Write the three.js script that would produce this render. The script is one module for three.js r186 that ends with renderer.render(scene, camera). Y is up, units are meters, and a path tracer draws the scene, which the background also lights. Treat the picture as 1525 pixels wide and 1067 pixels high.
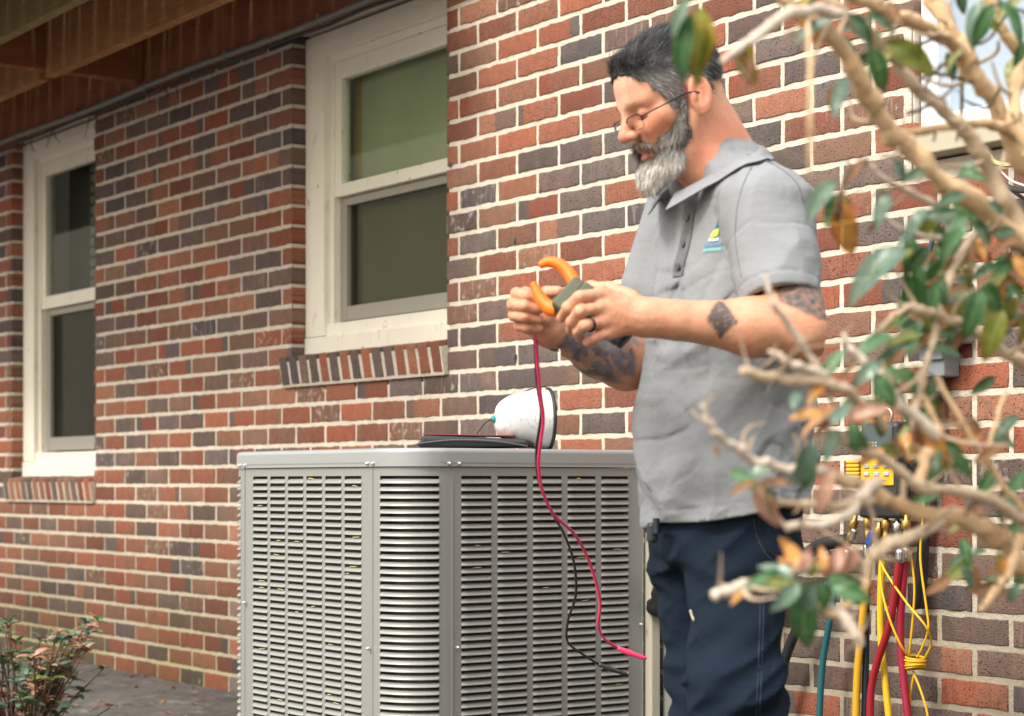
import * as THREE from 'three';
import { mergeGeometries, mergeVertices, toCreasedNormals } from 'three/addons/utils/BufferGeometryUtils.js';
import { RoundedBoxGeometry } from 'three/addons/geometries/RoundedBoxGeometry.js';
import { ImprovedNoise } from 'three/addons/math/ImprovedNoise.js';

const clamp = (x, a, b) => x < a ? a : x > b ? b : x;
const sstep = (a, b, x) => { const t = clamp((x - a) / (b - a), 0, 1); return t * t * (3 - 2 * t); };

// ---------- camera, sky, sun, exposure ----------
const scene = new THREE.Scene();
const CY = 0.75, F = 2960, HX = 762.5, HY = 718;      // camera height above the soil at the wall, focal length in photo pixels, horizon
const camera = new THREE.PerspectiveCamera(2 * Math.atan(533.5 / F) * 180 / Math.PI, 1525 / 1067, 0.1, 200);
camera.position.set(0, CY, 0);
camera.lookAt(0, CY, -5);
camera.setViewOffset(1525, 1067, 0, 533.5 - HY, 1525, 1067);   // a rising front: verticals stay vertical
camera.focus = 4.35; camera.userData.fStop = 5.0;
camera.updateProjectionMatrix();

const sunDir = new THREE.Vector3(-0.50, 0.74, 0.46).normalize();
const sun = new THREE.DirectionalLight(new THREE.Color(1.0, 0.95, 0.83), 1.45);
sun.position.copy(sunDir).multiplyScalar(20).add(new THREE.Vector3(0, 0, -4));
sun.target.position.set(0, 0.5, -4);
sun.castShadow = true; sun.shadow.radius = 26; sun.shadow.mapSize.set(2048, 2048);
Object.assign(sun.shadow.camera, { left: -7, right: 7, top: 7, bottom: -7, near: 1, far: 45 });
scene.add(sun, sun.target);

{ // overcast sky, brighter towards the veiled sun
  const w = 512, h = 256, d = new Float32Array(w * h * 4), n = new ImprovedNoise();
  for (let j = 0; j < h; j++) for (let i = 0; i < w; i++) {
    const el = ((j + 0.5) / h - 0.5) * Math.PI, az = ((i + 0.5) / w - 0.5) * 2 * Math.PI;
    const x = Math.cos(az) * Math.cos(el), y = Math.sin(el), z = Math.sin(az) * Math.cos(el);
    const c = x * sunDir.x + y * sunDir.y + z * sunDir.z;
    const lobe = Math.pow(Math.max(0, c), 5) * 1.5 + Math.pow(Math.max(0, c), 1.5) * 0.5;
    const cloud = 1 + 0.14 * n.noise(x * 2.2, y * 3.1, z * 2.2) + 0.08 * n.noise(x * 6, y * 8, z * 6);
    const up = 0.52 + 0.22 * Math.max(0, y) ** 0.8, o = (j * w + i) * 4;
    const b = y > -0.02 ? up * cloud : 0.12;
    const wm = 1 - sstep(0.05, 0.65, y);      // hazy warm horizon under a cooler zenith
    d[o] = b * (0.96 + 0.18 * wm) + lobe * 0.62 * cloud; d[o + 1] = b * 0.985 + lobe * 0.59 * cloud; d[o + 2] = b * (1.06 - 0.30 * wm) + lobe * 0.52 * cloud; d[o + 3] = 1;
  }
  const t = new THREE.DataTexture(d, w, h, THREE.RGBAFormat, THREE.FloatType);
  t.mapping = THREE.EquirectangularReflectionMapping; t.magFilter = THREE.LinearFilter; t.wrapS = THREE.RepeatWrapping; t.needsUpdate = true;
  scene.background = t; scene.environment = t; scene.environmentIntensity = 1;
}
const renderer = new THREE.WebGLRenderer({ antialias: true });
renderer.setSize(1024, 716);
renderer.shadowMap.enabled = true;
renderer.toneMapping = THREE.LinearToneMapping;
renderer.toneMappingExposure = 2.26;

// ---------- helpers ----------
const PN = new ImprovedNoise();
const V = (x, y, z) => new THREE.Vector3(x, y, z);
const rng = (s) => () => { s = (s + 0x6d2b79f5) | 0; let t = Math.imul(s ^ (s >>> 15), 1 | s); t = (t + Math.imul(t ^ (t >>> 7), 61 | t)) ^ t; return ((t ^ (t >>> 14)) >>> 0) / 4294967296; };
const W = (px, py, z) => V((px - HX) / F * z, CY + (HY - py) / F * z, -z);   // a measured direction and a distance to a point of the place
const lerp = (a, b, t) => a + (b - a) * t;
const mix3 = (a, b, t) => [lerp(a[0], b[0], t), lerp(a[1], b[1], t), lerp(a[2], b[2], t)];
const fbm = (x, y, z, o = 4) => { let s = 0, a = 0.5; for (let i = 0; i < o; i++) { s += a * PN.noise(x, y, z); x *= 2.03; y *= 2.03; z *= 2.03; a *= 0.5; } return s; };
const used = new Map();
function numbered(n) { const k = used.get(n) ?? 0; used.set(n, k + 1); return k ? n + '_' + String(k).padStart(3, '0') : n; }
function tag(o, label, category, group, kind) { Object.assign(o.userData, { label, category }); if (group) o.userData.group = group; if (kind) o.userData.kind = kind; return o; }
function thing(name, label, category, pos, rotY = 0, group) {
  const o = new THREE.Group(); o.name = numbered(name); scene.add(o); if (pos) o.position.copy(pos); o.rotation.y = rotY;
  return tag(o, label, category, group);
}
function part(name, geo, m, parent, pos) {
  const o = new THREE.Mesh(geo, m); o.name = name; o.castShadow = o.receiveShadow = true; if (pos) o.position.copy(pos);
  parent.add(o); return o;
}
function structure(name, geo, m) { const o = part(numbered(name), geo, m, scene); o.userData.kind = 'structure'; return o; }
const move = (g, x, y, z) => g.translate(x, y, z);
const box = (w, h, d, x = 0, y = 0, z = 0, r = 0) => move(r ? new RoundedBoxGeometry(w, h, d, 2, r) : new THREE.BoxGeometry(w, h, d), x, y, z);
const merge = (l) => mergeGeometries(l.map((g) => { const h = g.index ? g.toNonIndexed() : g; for (const k of Object.keys(h.attributes)) if (!['position', 'normal', 'uv', 'color'].includes(k)) h.deleteAttribute(k); return h; }), false);
function tube(pts, rad, seg = 0, sides = 8, wob = 0, seed = 1) {        // rad: number or list; round tapered tube with end caps
  const n = seg || Math.max(8, pts.length * 6), c = new THREE.CatmullRomCurve3(pts, false, 'centripetal');
  const fr = c.computeFrenetFrames(n, false), pos = [], uv = [], idx = []; let len = 0, last = null;
  const R = (t) => { if (typeof rad === 'number') return rad; const f = t * (rad.length - 1), i = Math.min(rad.length - 2, Math.floor(f)); return lerp(rad[i], rad[i + 1], f - i); };
  for (let i = 0; i <= n; i++) {
    const p = c.getPoint(i / n); if (last) len += p.distanceTo(last); last = p;
    for (let j = 0; j <= sides; j++) {
      const a = j / sides * Math.PI * 2, jj = j % sides;
      const r = R(i / n) * (1 + wob * PN.noise(i * 0.45 + seed * 7.1, Math.cos(a) * 1.3 + 3, Math.sin(a) * 1.3 + seed));
      const v = fr.normals[i].clone().multiplyScalar(Math.cos(a) * r).addScaledVector(fr.binormals[i], Math.sin(a) * r).add(p);
      pos.push(v.x, v.y, v.z); uv.push(jj === j ? j / sides * 0.08 : 0.08, len);
    }
  }
  for (let i = 0; i < n; i++) for (let j = 0; j < sides; j++) { const a = i * (sides + 1) + j, b = a + sides + 1; idx.push(a, b, a + 1, b, b + 1, a + 1); }
  for (const [k, flip] of [[0, 1], [n, 0]]) {
    const p = c.getPoint(k / n), t = c.getTangent(k / n).multiplyScalar((k ? 1 : -1) * R(k / n) * 0.45).add(p), at = pos.length / 3; pos.push(t.x, t.y, t.z); uv.push(0.04, k ? len : 0);
    for (let j = 0; j < sides; j++) { const a = k * (sides + 1) + j; flip ? idx.push(at, a, a + 1) : idx.push(at, a + 1, a); }
  }
  const g = new THREE.BufferGeometry(); g.setAttribute('position', new THREE.Float32BufferAttribute(pos, 3)); g.setAttribute('uv', new THREE.Float32BufferAttribute(uv, 2)); g.setIndex(idx);
  g.computeVertexNormals(); return g;
}
function dataTex(w, h, fn, srgb = true, rep) {      // fn(u, v) -> [r, g, b] linear 0..1 (colour) or a number (grey)
  const d = new Uint8Array(w * h * 4), enc = (x) => { x = clamp(x, 0, 1); return srgb ? (x <= 0.0031308 ? x * 12.92 : 1.055 * x ** (1 / 2.4) - 0.055) * 255 : x * 255; };
  for (let j = 0; j < h; j++) for (let i = 0; i < w; i++) {
    const c = fn((i + 0.5) / w, (j + 0.5) / h), o = (j * w + i) * 4;
    if (typeof c === 'number') d[o] = d[o + 1] = d[o + 2] = enc(c); else { d[o] = enc(c[0]); d[o + 1] = enc(c[1]); d[o + 2] = enc(c[2]); }
    d[o + 3] = 255;
  }
  const t = new THREE.DataTexture(d, w, h); t.colorSpace = srgb ? THREE.SRGBColorSpace : THREE.NoColorSpace;
  t.wrapS = t.wrapT = THREE.RepeatWrapping; t.magFilter = THREE.LinearFilter; t.needsUpdate = true; if (rep) t.repeat.set(rep[0], rep[1]); return t;
}
// tileable noise: sample on a torus-like wrap by blending
const tnoise = (u, v, f, z, o = 4) => { const a = fbm(u * f, v * f, z, o), b = fbm((u - 1) * f, v * f, z, o), c = fbm(u * f, (v - 1) * f, z, o), d = fbm((u - 1) * f, (v - 1) * f, z, o); return lerp(lerp(a, b, u), lerp(c, d, u), v); };
const C = (r, g, b) => new THREE.Color().setRGB(r, g, b);
const mat = (o) => { const m = new (o.transmission !== undefined || o.clearcoat !== undefined || o.sheen !== undefined ? THREE.MeshPhysicalMaterial : THREE.MeshStandardMaterial)({ side: THREE.DoubleSide, roughness: 0.8, ...o }); return m; };
// wall axes: x along the wall towards the right, y up, z out of the wall
const SN = 0.5714, CS = 0.8206, ZW = 5.648, TURN = -Math.atan2(CS, SN);
const wallPt = (s, y, n = 0) => V(SN * s - CS * n, y, -(ZW - CS * s - SN * n));
const wallThing = (name, label, cat, s, y, n, group) => thing(name, label, cat, wallPt(s, y, n), TURN, group);
const px2s = (px) => { const x = px - HX; return ZW * x / (F * SN + CS * x); };

// ---------- surface from a distance field (naive surface nets) ----------
function surfaceNets(f, lo, hi, cell, colour, uvf) {
  const nx = Math.ceil((hi[0] - lo[0]) / cell) + 1, ny = Math.ceil((hi[1] - lo[1]) / cell) + 1, nz = Math.ceil((hi[2] - lo[2]) / cell) + 1;
  const g = new Float32Array(nx * ny * nz), B = 4, at = (i, j, k) => i + nx * (j + ny * k);
  for (let K = 0; K < nz; K += B) for (let J = 0; J < ny; J += B) for (let I = 0; I < nx; I += B) {
    const d = f(lo[0] + (I + 1.5) * cell, lo[1] + (J + 1.5) * cell, lo[2] + (K + 1.5) * cell), far = Math.abs(d) > cell * B * 1.9;
    for (let k = K; k < Math.min(nz, K + B); k++) for (let j = J; j < Math.min(ny, J + B); j++) for (let i = I; i < Math.min(nx, I + B); i++)
      g[at(i, j, k)] = far ? d : f(lo[0] + i * cell, lo[1] + j * cell, lo[2] + k * cell);
  }
  const vid = new Int32Array(nx * ny * nz).fill(-1), pos = [], idx = [];
  for (let k = 0; k < nz - 1; k++) for (let j = 0; j < ny - 1; j++) for (let i = 0; i < nx - 1; i++) {
    let m = 0, sx = 0, sy = 0, sz = 0, c = 0; const v = [];
    for (let q = 0; q < 8; q++) { const val = g[at(i + (q & 1), j + ((q >> 1) & 1), k + (q >> 2))]; v.push(val); if (val < 0) m |= 1 << q; }
    if (m === 0 || m === 255) continue;
    for (const [a, b] of EDGES) {
      if (((m >> a) & 1) === ((m >> b) & 1)) continue;
      const t = v[a] / (v[a] - v[b]);
      sx += lerp(a & 1, b & 1, t); sy += lerp((a >> 1) & 1, (b >> 1) & 1, t); sz += lerp(a >> 2, b >> 2, t); c++;
    }
    vid[at(i, j, k)] = pos.length / 3;
    pos.push(lo[0] + (i + sx / c) * cell, lo[1] + (j + sy / c) * cell, lo[2] + (k + sz / c) * cell);
  }
  const quad = (a, b, c, d, flip) => { if (a < 0 || b < 0 || c < 0 || d < 0) return; flip ? idx.push(a, c, b, a, d, c) : idx.push(a, b, c, a, c, d); };
  for (let k = 1; k < nz - 1; k++) for (let j = 1; j < ny - 1; j++) for (let i = 1; i < nx - 1; i++) {
    const s0 = g[at(i, j, k)] < 0;
    if (s0 !== (g[at(i + 1, j, k)] < 0)) quad(vid[at(i, j - 1, k - 1)], vid[at(i, j, k - 1)], vid[at(i, j, k)], vid[at(i, j - 1, k)], !s0);
    if (s0 !== (g[at(i, j + 1, k)] < 0)) quad(vid[at(i - 1, j, k - 1)], vid[at(i - 1, j, k)], vid[at(i, j, k)], vid[at(i, j, k - 1)], !s0);
    if (s0 !== (g[at(i, j, k + 1)] < 0)) quad(vid[at(i - 1, j - 1, k)], vid[at(i, j - 1, k)], vid[at(i, j, k)], vid[at(i - 1, j, k)], !s0);
  }
  const nor = new Float32Array(pos.length), e = cell * 0.6, col = colour ? new Float32Array(pos.length) : null, uv = new Float32Array(pos.length / 3 * 2);
  for (let q = 0; q < pos.length; q += 3) {
    const x = pos[q], y = pos[q + 1], z = pos[q + 2];
    let a = f(x + e, y, z) - f(x - e, y, z), b = f(x, y + e, z) - f(x, y - e, z), c = f(x, y, z + e) - f(x, y, z - e); const l = Math.hypot(a, b, c) || 1; a /= l; b /= l; c /= l;
    nor[q] = a; nor[q + 1] = b; nor[q + 2] = c;
    if (col) { const w = colour(x, y, z, a, b, c); col[q] = w[0]; col[q + 1] = w[1]; col[q + 2] = w[2]; }
    const t = uvf ? uvf(x, y, z, a, b, c) : [Math.abs(a) > Math.abs(c) ? z : x, y]; uv[q / 3 * 2] = t[0]; uv[q / 3 * 2 + 1] = t[1];
  }
  const geo = new THREE.BufferGeometry();
  geo.setAttribute('position', new THREE.Float32BufferAttribute(pos, 3)); geo.setAttribute('normal', new THREE.BufferAttribute(nor, 3)); geo.setAttribute('uv', new THREE.BufferAttribute(uv, 2));
  if (col) geo.setAttribute('color', new THREE.BufferAttribute(col, 3)); geo.setIndex(idx); return geo;
}
const EDGES = [[0, 1], [2, 3], [4, 5], [6, 7], [0, 2], [1, 3], [4, 6], [5, 7], [0, 4], [1, 5], [2, 6], [3, 7]];
const smin = (a, b, k) => { const h = Math.max(k - Math.abs(a - b), 0) / k; return Math.min(a, b) - h * h * k * 0.25; };
const smax = (a, b, k) => -smin(-a, -b, k);
const cap = (x, y, z, a, b, ra, rb) => {
  const bx = b.x - a.x, by = b.y - a.y, bz = b.z - a.z, px = x - a.x, py = y - a.y, pz = z - a.z, t = clamp((px * bx + py * by + pz * bz) / (bx * bx + by * by + bz * bz + 1e-12), 0, 1);
  return Math.hypot(px - bx * t, py - by * t, pz - bz * t) - lerp(ra, rb, t);
};
const ell = (x, y, z, cx, cy, cz, rx, ry, rz) => { const a = (x - cx) / rx, b = (y - cy) / ry, c = (z - cz) / rz, k0 = Math.hypot(a, b, c), k1 = Math.hypot(a / rx, b / ry, c / rz); return k1 < 1e-9 ? -Math.min(rx, ry, rz) : k0 * (k0 - 1) / k1; };

// ================= GROUND =================
const soilMap = dataTex(1024, 1024, (u, v) => {
  const a = tnoise(u, v, 6, 1.3, 5), b = tnoise(u, v, 26, 5.1, 4), s = tnoise(u, v * 3, 9, 8.8, 4);
  const k = clamp(0.5 + a * 0.9 + b * 0.6, 0, 1), c = mix3([0.035, 0.03, 0.026], [0.115, 0.104, 0.095], k);
  return s > 0.16 ? mix3(c, [0.045, 0.04, 0.034], 0.7) : b > 0.22 ? mix3(c, [0.18, 0.165, 0.15], 0.5) : c;
});
const soilBump = dataTex(1024, 1024, (u, v) => clamp(0.5 + tnoise(u, v, 6, 1.3, 5) * 0.8 + tnoise(u, v, 26, 5.1, 4) * 0.5, 0, 1), false);
const soil = mat({ map: soilMap, bumpMap: soilBump, bumpScale: 0.02, roughness: 0.95 });
const groundY = (s, n) => -0.215 * sstep(0.15, 1.5, n) + 0.006 * PN.noise(s * 3.1, n * 3.1, 0.3) + 0.003 * PN.noise(s * 11, n * 11, 2.3);
{
  const pos = [], uv = [], idx = [], xs = [], zs = [];
  for (let i = 0; i <= 90; i++) { const t = i / 45 - 1; xs.push(-1 + Math.sign(t) * (Math.abs(t) * 4 + Math.max(0, Math.abs(t) - 0.8) ** 2 * 2200)); }
  for (let i = 0; i <= 70; i++) { const t = i / 70; zs.push(-0.15 + t * 5 + Math.max(0, t - 0.7) ** 2 * 900); }
  zs.unshift(-60);
  for (const n of zs) for (const s of xs) { const p = wallPt(s, groundY(s, n), n); pos.push(p.x, p.y, p.z); uv.push(s / 1.6, n / 1.6); }
  const w = xs.length;
  for (let j = 0; j < zs.length - 1; j++) for (let i = 0; i < w - 1; i++) { const a = j * w + i; idx.push(a, a + w, a + 1, a + 1, a + w, a + w + 1); }
  const g = new THREE.BufferGeometry(); g.setAttribute('position', new THREE.Float32BufferAttribute(pos, 3)); g.setAttribute('uv', new THREE.Float32BufferAttribute(uv, 2)); g.setIndex(idx); g.computeVertexNormals();
  structure('ground', g, soil);
}

// ================= BRICK WALL =================
// one printed face per atlas cell: colour, burn marks, drag lines, mortar smears
const CX = 8, CYN = 16, brickCells = [];
const brickAtlas = (() => {
  const r = rng(11), cw = 256, ch = 80;
  for (let k = 0; k < CX * CYN; k++) {
    const t = r(); const kind = t < 0.40 ? 0 : t < 0.74 ? 1 : t < 0.9 ? 2 : 3;      // red, dark, brown, two-tone
    const j = (r() - 0.5);
    const h = r() - 0.5, red = [0.245 + 0.15 * j, 0.086 + 0.06 * j + 0.04 * h, 0.050 + 0.032 * j + 0.03 * h], dark = [0.115 + 0.07 * j + 0.035 * h, 0.081 + 0.045 * j, 0.071 + 0.036 * j - 0.014 * h], brown = [0.20 + 0.10 * j, 0.105 + 0.05 * j + 0.02 * h, 0.07 + 0.03 * j + 0.02 * h];
    brickCells.push({ kind, a: kind === 0 ? red : kind === 1 ? dark : kind === 2 ? brown : red, b: kind === 0 ? mix3(red, brown, 0.6) : kind === 1 ? mix3(dark, brown, 0.35) : kind === 2 ? mix3(brown, red, 0.5) : dark, cut: kind === 3 ? 0.15 + 0.7 * r() : kind === 0 && r() < 0.25 ? r() : r() < 0.2 ? r() : 2, soft: r() < 0.5 ? 0.02 : 0.15, z: r() * 90, smear: r() < 0.28 ? r() : 0, chip: r(), drag: r() });
  }
  const hgt = new Float32Array(CX * cw * CYN * ch);
  const map = dataTex(CX * cw, CYN * ch, (U, V2) => {
    const ci = Math.floor(U * CX), cj = Math.floor(V2 * CYN), c = brickCells[cj * CX + ci], u = U * CX - ci, v = V2 * CYN - cj, z = c.z;
    const big = fbm(u * 5, v * 1.6, z, 3), grain = fbm(u * 46, v * 15, z + 3, 3), drag = PN.noise(u * 60 * (0.6 + c.drag), v * 1.4, z + 7), pit = PN.noise(u * 42, v * 14, z + 11);
    let k = sstep(-0.1, 0.5, big) * 0.55 + (c.cut < 2 ? sstep(c.cut - c.soft, c.cut + c.soft, u + 0.05 * PN.noise(v * 4, z, 1)) : 0);
    let col = mix3(c.a, c.b, clamp(k, 0, 1));
    const m = 1 + 0.5 * grain + 0.28 * drag * (c.drag > 0.4 ? 1 : 0.35) + 0.25 * big; col = [col[0] * m, col[1] * m, col[2] * m];
    if (pit > 0.42) col = mix3(col, [0.03, 0.022, 0.02], sstep(0.42, 0.55, pit) * 0.8);
    const streak = PN.noise(u * 26, v * 0.8, z + 31); if (c.smear && streak > 0.25) col = mix3(col, [0.42, 0.35, 0.28], sstep(0.25, 0.6, streak) * 0.4 * c.smear);
    const edge = Math.min(v, 1 - v) * 57 + 1.8 * PN.noise(u * 22, v > 0.5 ? 4 : 9, z) , side = Math.min(u, 1 - u) * 190 + 2 * PN.noise(v * 9, u > 0.5 ? 2 : 6, z);
    const e = Math.min(edge, side); const ew = 1.6 + 2.6 * Math.max(0, PN.noise(u * 6, v * 2, z + 77)); if (e < ew) col = mix3([0.5, 0.44, 0.37], col, sstep(0.1, ew, e + 1.4 * grain) * 0.65 + 0.35);
    const ef = PN.noise(u * 9, v * 3, z + 50); if (c.smear > 0.7 && ef > 0.28) col = mix3(col, [0.5, 0.46, 0.42], (ef - 0.28) * 1.1);
    hgt[(Math.floor(V2 * CYN * ch)) * CX * cw + Math.floor(U * CX * cw)] = clamp(0.55 + grain * 0.5 + drag * 0.16 - sstep(0.35, 0.55, pit) * 0.5, 0, 1);
    return col;
  });
  const bump = dataTex(CX * cw, CYN * ch, (U, V2) => hgt[Math.floor(V2 * CYN * ch) * CX * cw + Math.floor(U * CX * cw)], false);
  return { map, bump };
})();
const brickMat = mat({ map: brickAtlas.map, bumpMap: brickAtlas.bump, bumpScale: 0.0022, roughness: 0.88 });
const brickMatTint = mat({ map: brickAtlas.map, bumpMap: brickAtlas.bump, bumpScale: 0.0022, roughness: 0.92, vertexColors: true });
function brickGeo(w, h, d, cell, seed) {          // rough-edged brick, front face at z = 0, centred in x and y
  const r = rng(seed * 97 + 5), P = [], n = Math.max(3, Math.round(w / 0.019)), ci = cell % CX, cj = Math.floor(cell / CX);
  const j = (k) => (r() - 0.5) * k, f = seed * 3.7;
  for (let i = 0; i <= n; i++) P.push([-w / 2 + w * i / n + j(0.002), -h / 2 + j(0.0030) + 0.0016 * PN.noise(i * 0.6, f, 1)]);
  for (let i = 1; i < 3; i++) P.push([w / 2 + j(0.0028), -h / 2 + h * i / 3]);
  for (let i = n; i >= 0; i--) P.push([-w / 2 + w * i / n + j(0.002), h / 2 + j(0.0032) + 0.0016 * PN.noise(i * 0.6, f, 7)]);
  for (let i = 2; i > 0; i--) P.push([-w / 2 + j(0.0028), -h / 2 + h * i / 3]);
  const m = P.length, pos = [], uv = [], idx = [], U = (x, y) => [(ci + clamp(0.5 + x / 0.192 * 0.98, 0.015, 0.985)) / CX, (cj + clamp(0.5 + y / 0.058 * 0.96, 0.03, 0.97)) / CYN];
  const put = (x, y, z) => { pos.push(x, y, z); uv.push(...U(x, y)); return pos.length / 3 - 1; };
  const ring = (s, z) => { const a = pos.length / 3; for (const [x, y] of P) put(x - Math.sign(x) * s, y - Math.sign(y) * s, z); return a; };
  const c0 = put(-w / 4, 0, 0.0008), c1 = put(w / 4, 0, 0.0008), R0 = ring(0.0022, 0), R1 = ring(0.0004, -0.0018), R2 = ring(0, -0.0045), R3 = ring(0, -d);
  const q = (A, B) => { for (let i = 0; i < m; i++) { const k = (i + 1) % m; idx.push(A + i, B + i, A + k, A + k, B + i, B + k); } };
  for (let i = 0; i < m; i++) { const k = (i + 1) % m; idx.push(P[i][0] + P[k][0] < 0 ? c0 : c1, R0 + i, R0 + k); }
  const cen = (i) => P[i][0] + P[(i + 1) % m][0] < 0;   // close the gap between the two fans
  for (let i = 0; i < m; i++) { const k = (i + 1) % m; if (cen(i) !== cen(k)) idx.push(c0, cen(i) ? R0 + k : c1, cen(i) ? c1 : R0 + k); }
  q(R0, R1); q(R1, R2); q(R2, R3);
  const g = new THREE.BufferGeometry(); g.setAttribute('position', new THREE.Float32BufferAttribute(pos, 3)); g.setAttribute('uv', new THREE.Float32BufferAttribute(uv, 2)); g.setIndex(idx); g.computeVertexNormals(); return g;
}
const P0 = 0.2, C0 = 0.0677, YB = -0.0075, JT = 0.0132;
const OPEN = [[-1.305, -0.342, 1.076, 2.262], [-3.902, -2.979, 0.67, 2.262], [1.549, 2.9, 1.455, 3.2]];
const S0 = -5.6, S1 = 2.9, YT = 2.72;
const wall = wallThing('brick_wall', 'red and dark brick house wall with pale mortar joints behind the condenser unit', 'brick wall', 0, 0, 0);
const mortarMap = dataTex(512, 512, (u, v) => { const a = tnoise(u, v, 10, 3, 5), b = tnoise(u, v, 70, 9, 2); const k = 1 + 0.35 * a + 0.3 * b; return [0.60 * k, 0.54 * k, 0.45 * k]; });
const mortarBump = dataTex(512, 512, (u, v) => clamp(0.5 + 0.7 * tnoise(u, v, 36, 2, 4) + 0.5 * tnoise(u, v, 110, 6, 2), 0, 1), false);
const dirtAndShade = (s, y) => {                                  // green growth, grime and painted shade towards the foot of the wall, washed-out patches
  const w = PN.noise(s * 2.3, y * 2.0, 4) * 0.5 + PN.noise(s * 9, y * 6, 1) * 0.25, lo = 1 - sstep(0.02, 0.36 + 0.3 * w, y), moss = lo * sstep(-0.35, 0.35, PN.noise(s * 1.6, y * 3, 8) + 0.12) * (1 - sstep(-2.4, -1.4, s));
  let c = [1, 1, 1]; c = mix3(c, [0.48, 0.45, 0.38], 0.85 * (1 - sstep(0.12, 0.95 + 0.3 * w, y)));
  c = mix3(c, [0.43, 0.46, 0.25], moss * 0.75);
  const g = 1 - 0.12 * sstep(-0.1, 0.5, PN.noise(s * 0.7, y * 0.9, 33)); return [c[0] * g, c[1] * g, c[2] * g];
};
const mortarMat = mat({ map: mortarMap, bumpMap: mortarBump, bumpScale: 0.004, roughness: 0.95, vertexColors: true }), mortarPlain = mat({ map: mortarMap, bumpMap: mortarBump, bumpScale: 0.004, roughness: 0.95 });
{ // wall body with openings, then a finer mortar skin in front
  const sh = new THREE.Shape([[S0, -0.4], [S1, -0.4], [S1, YT], [S0, YT]].map((p) => new THREE.Vector2(...p)));
  for (const [a, b, c, d] of OPEN) { const e = Math.min(d, YT - 0.02), f = Math.min(b, S1 - 0.02); sh.holes.push(new THREE.Path([[a - 0.005, c - 0.004], [a - 0.005, e], [f + 0.004, e], [f + 0.004, c - 0.004]].map((p) => new THREE.Vector2(...p)))); }
  part('masonry', move(new THREE.ExtrudeGeometry(sh, { depth: 0.24, bevelEnabled: false }), 0, 0, -0.2475), mortarPlain, wall);
  const pos = [], uv = [], col = [], idx = [], st = 0.0425, nx = Math.round((S1 - S0) / st), ny = Math.round((YT + 0.1) / st);
  for (let j = 0; j <= ny; j++) for (let i = 0; i <= nx; i++) { const s = S0 + (S1 - S0) * i / nx, y = -0.1 + (YT + 0.1) * j / ny; pos.push(s, y, -0.0030 + 0.0013 * PN.noise(s * 30, y * 30, 2)); uv.push(s / 0.5, y / 0.5); col.push(...dirtAndShade(s, y)); }
  for (let j = 0; j < ny; j++) for (let i = 0; i < nx; i++) {
    const s = S0 + (S1 - S0) * i / nx, y = -0.1 + (YT + 0.1) * j / ny, e = (S1 - S0) / nx, g = (YT + 0.1) / ny;
    if (OPEN.some(([a, b, c, d]) => s + e > a && s < b && y + g > c && y < d)) continue;
    const a = j * (nx + 1) + i; idx.push(a, a + 1, a + nx + 1, a + 1, a + nx + 2, a + nx + 1);
  }
  const g = new THREE.BufferGeometry(); g.setAttribute('position', new THREE.Float32BufferAttribute(pos, 3)); g.setAttribute('uv', new THREE.Float32BufferAttribute(uv, 2)); g.setAttribute('color', new THREE.Float32BufferAttribute(col, 3)); g.setIndex(idx); g.computeVertexNormals();
  part('mortar', g, mortarMat, wall);
}
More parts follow.
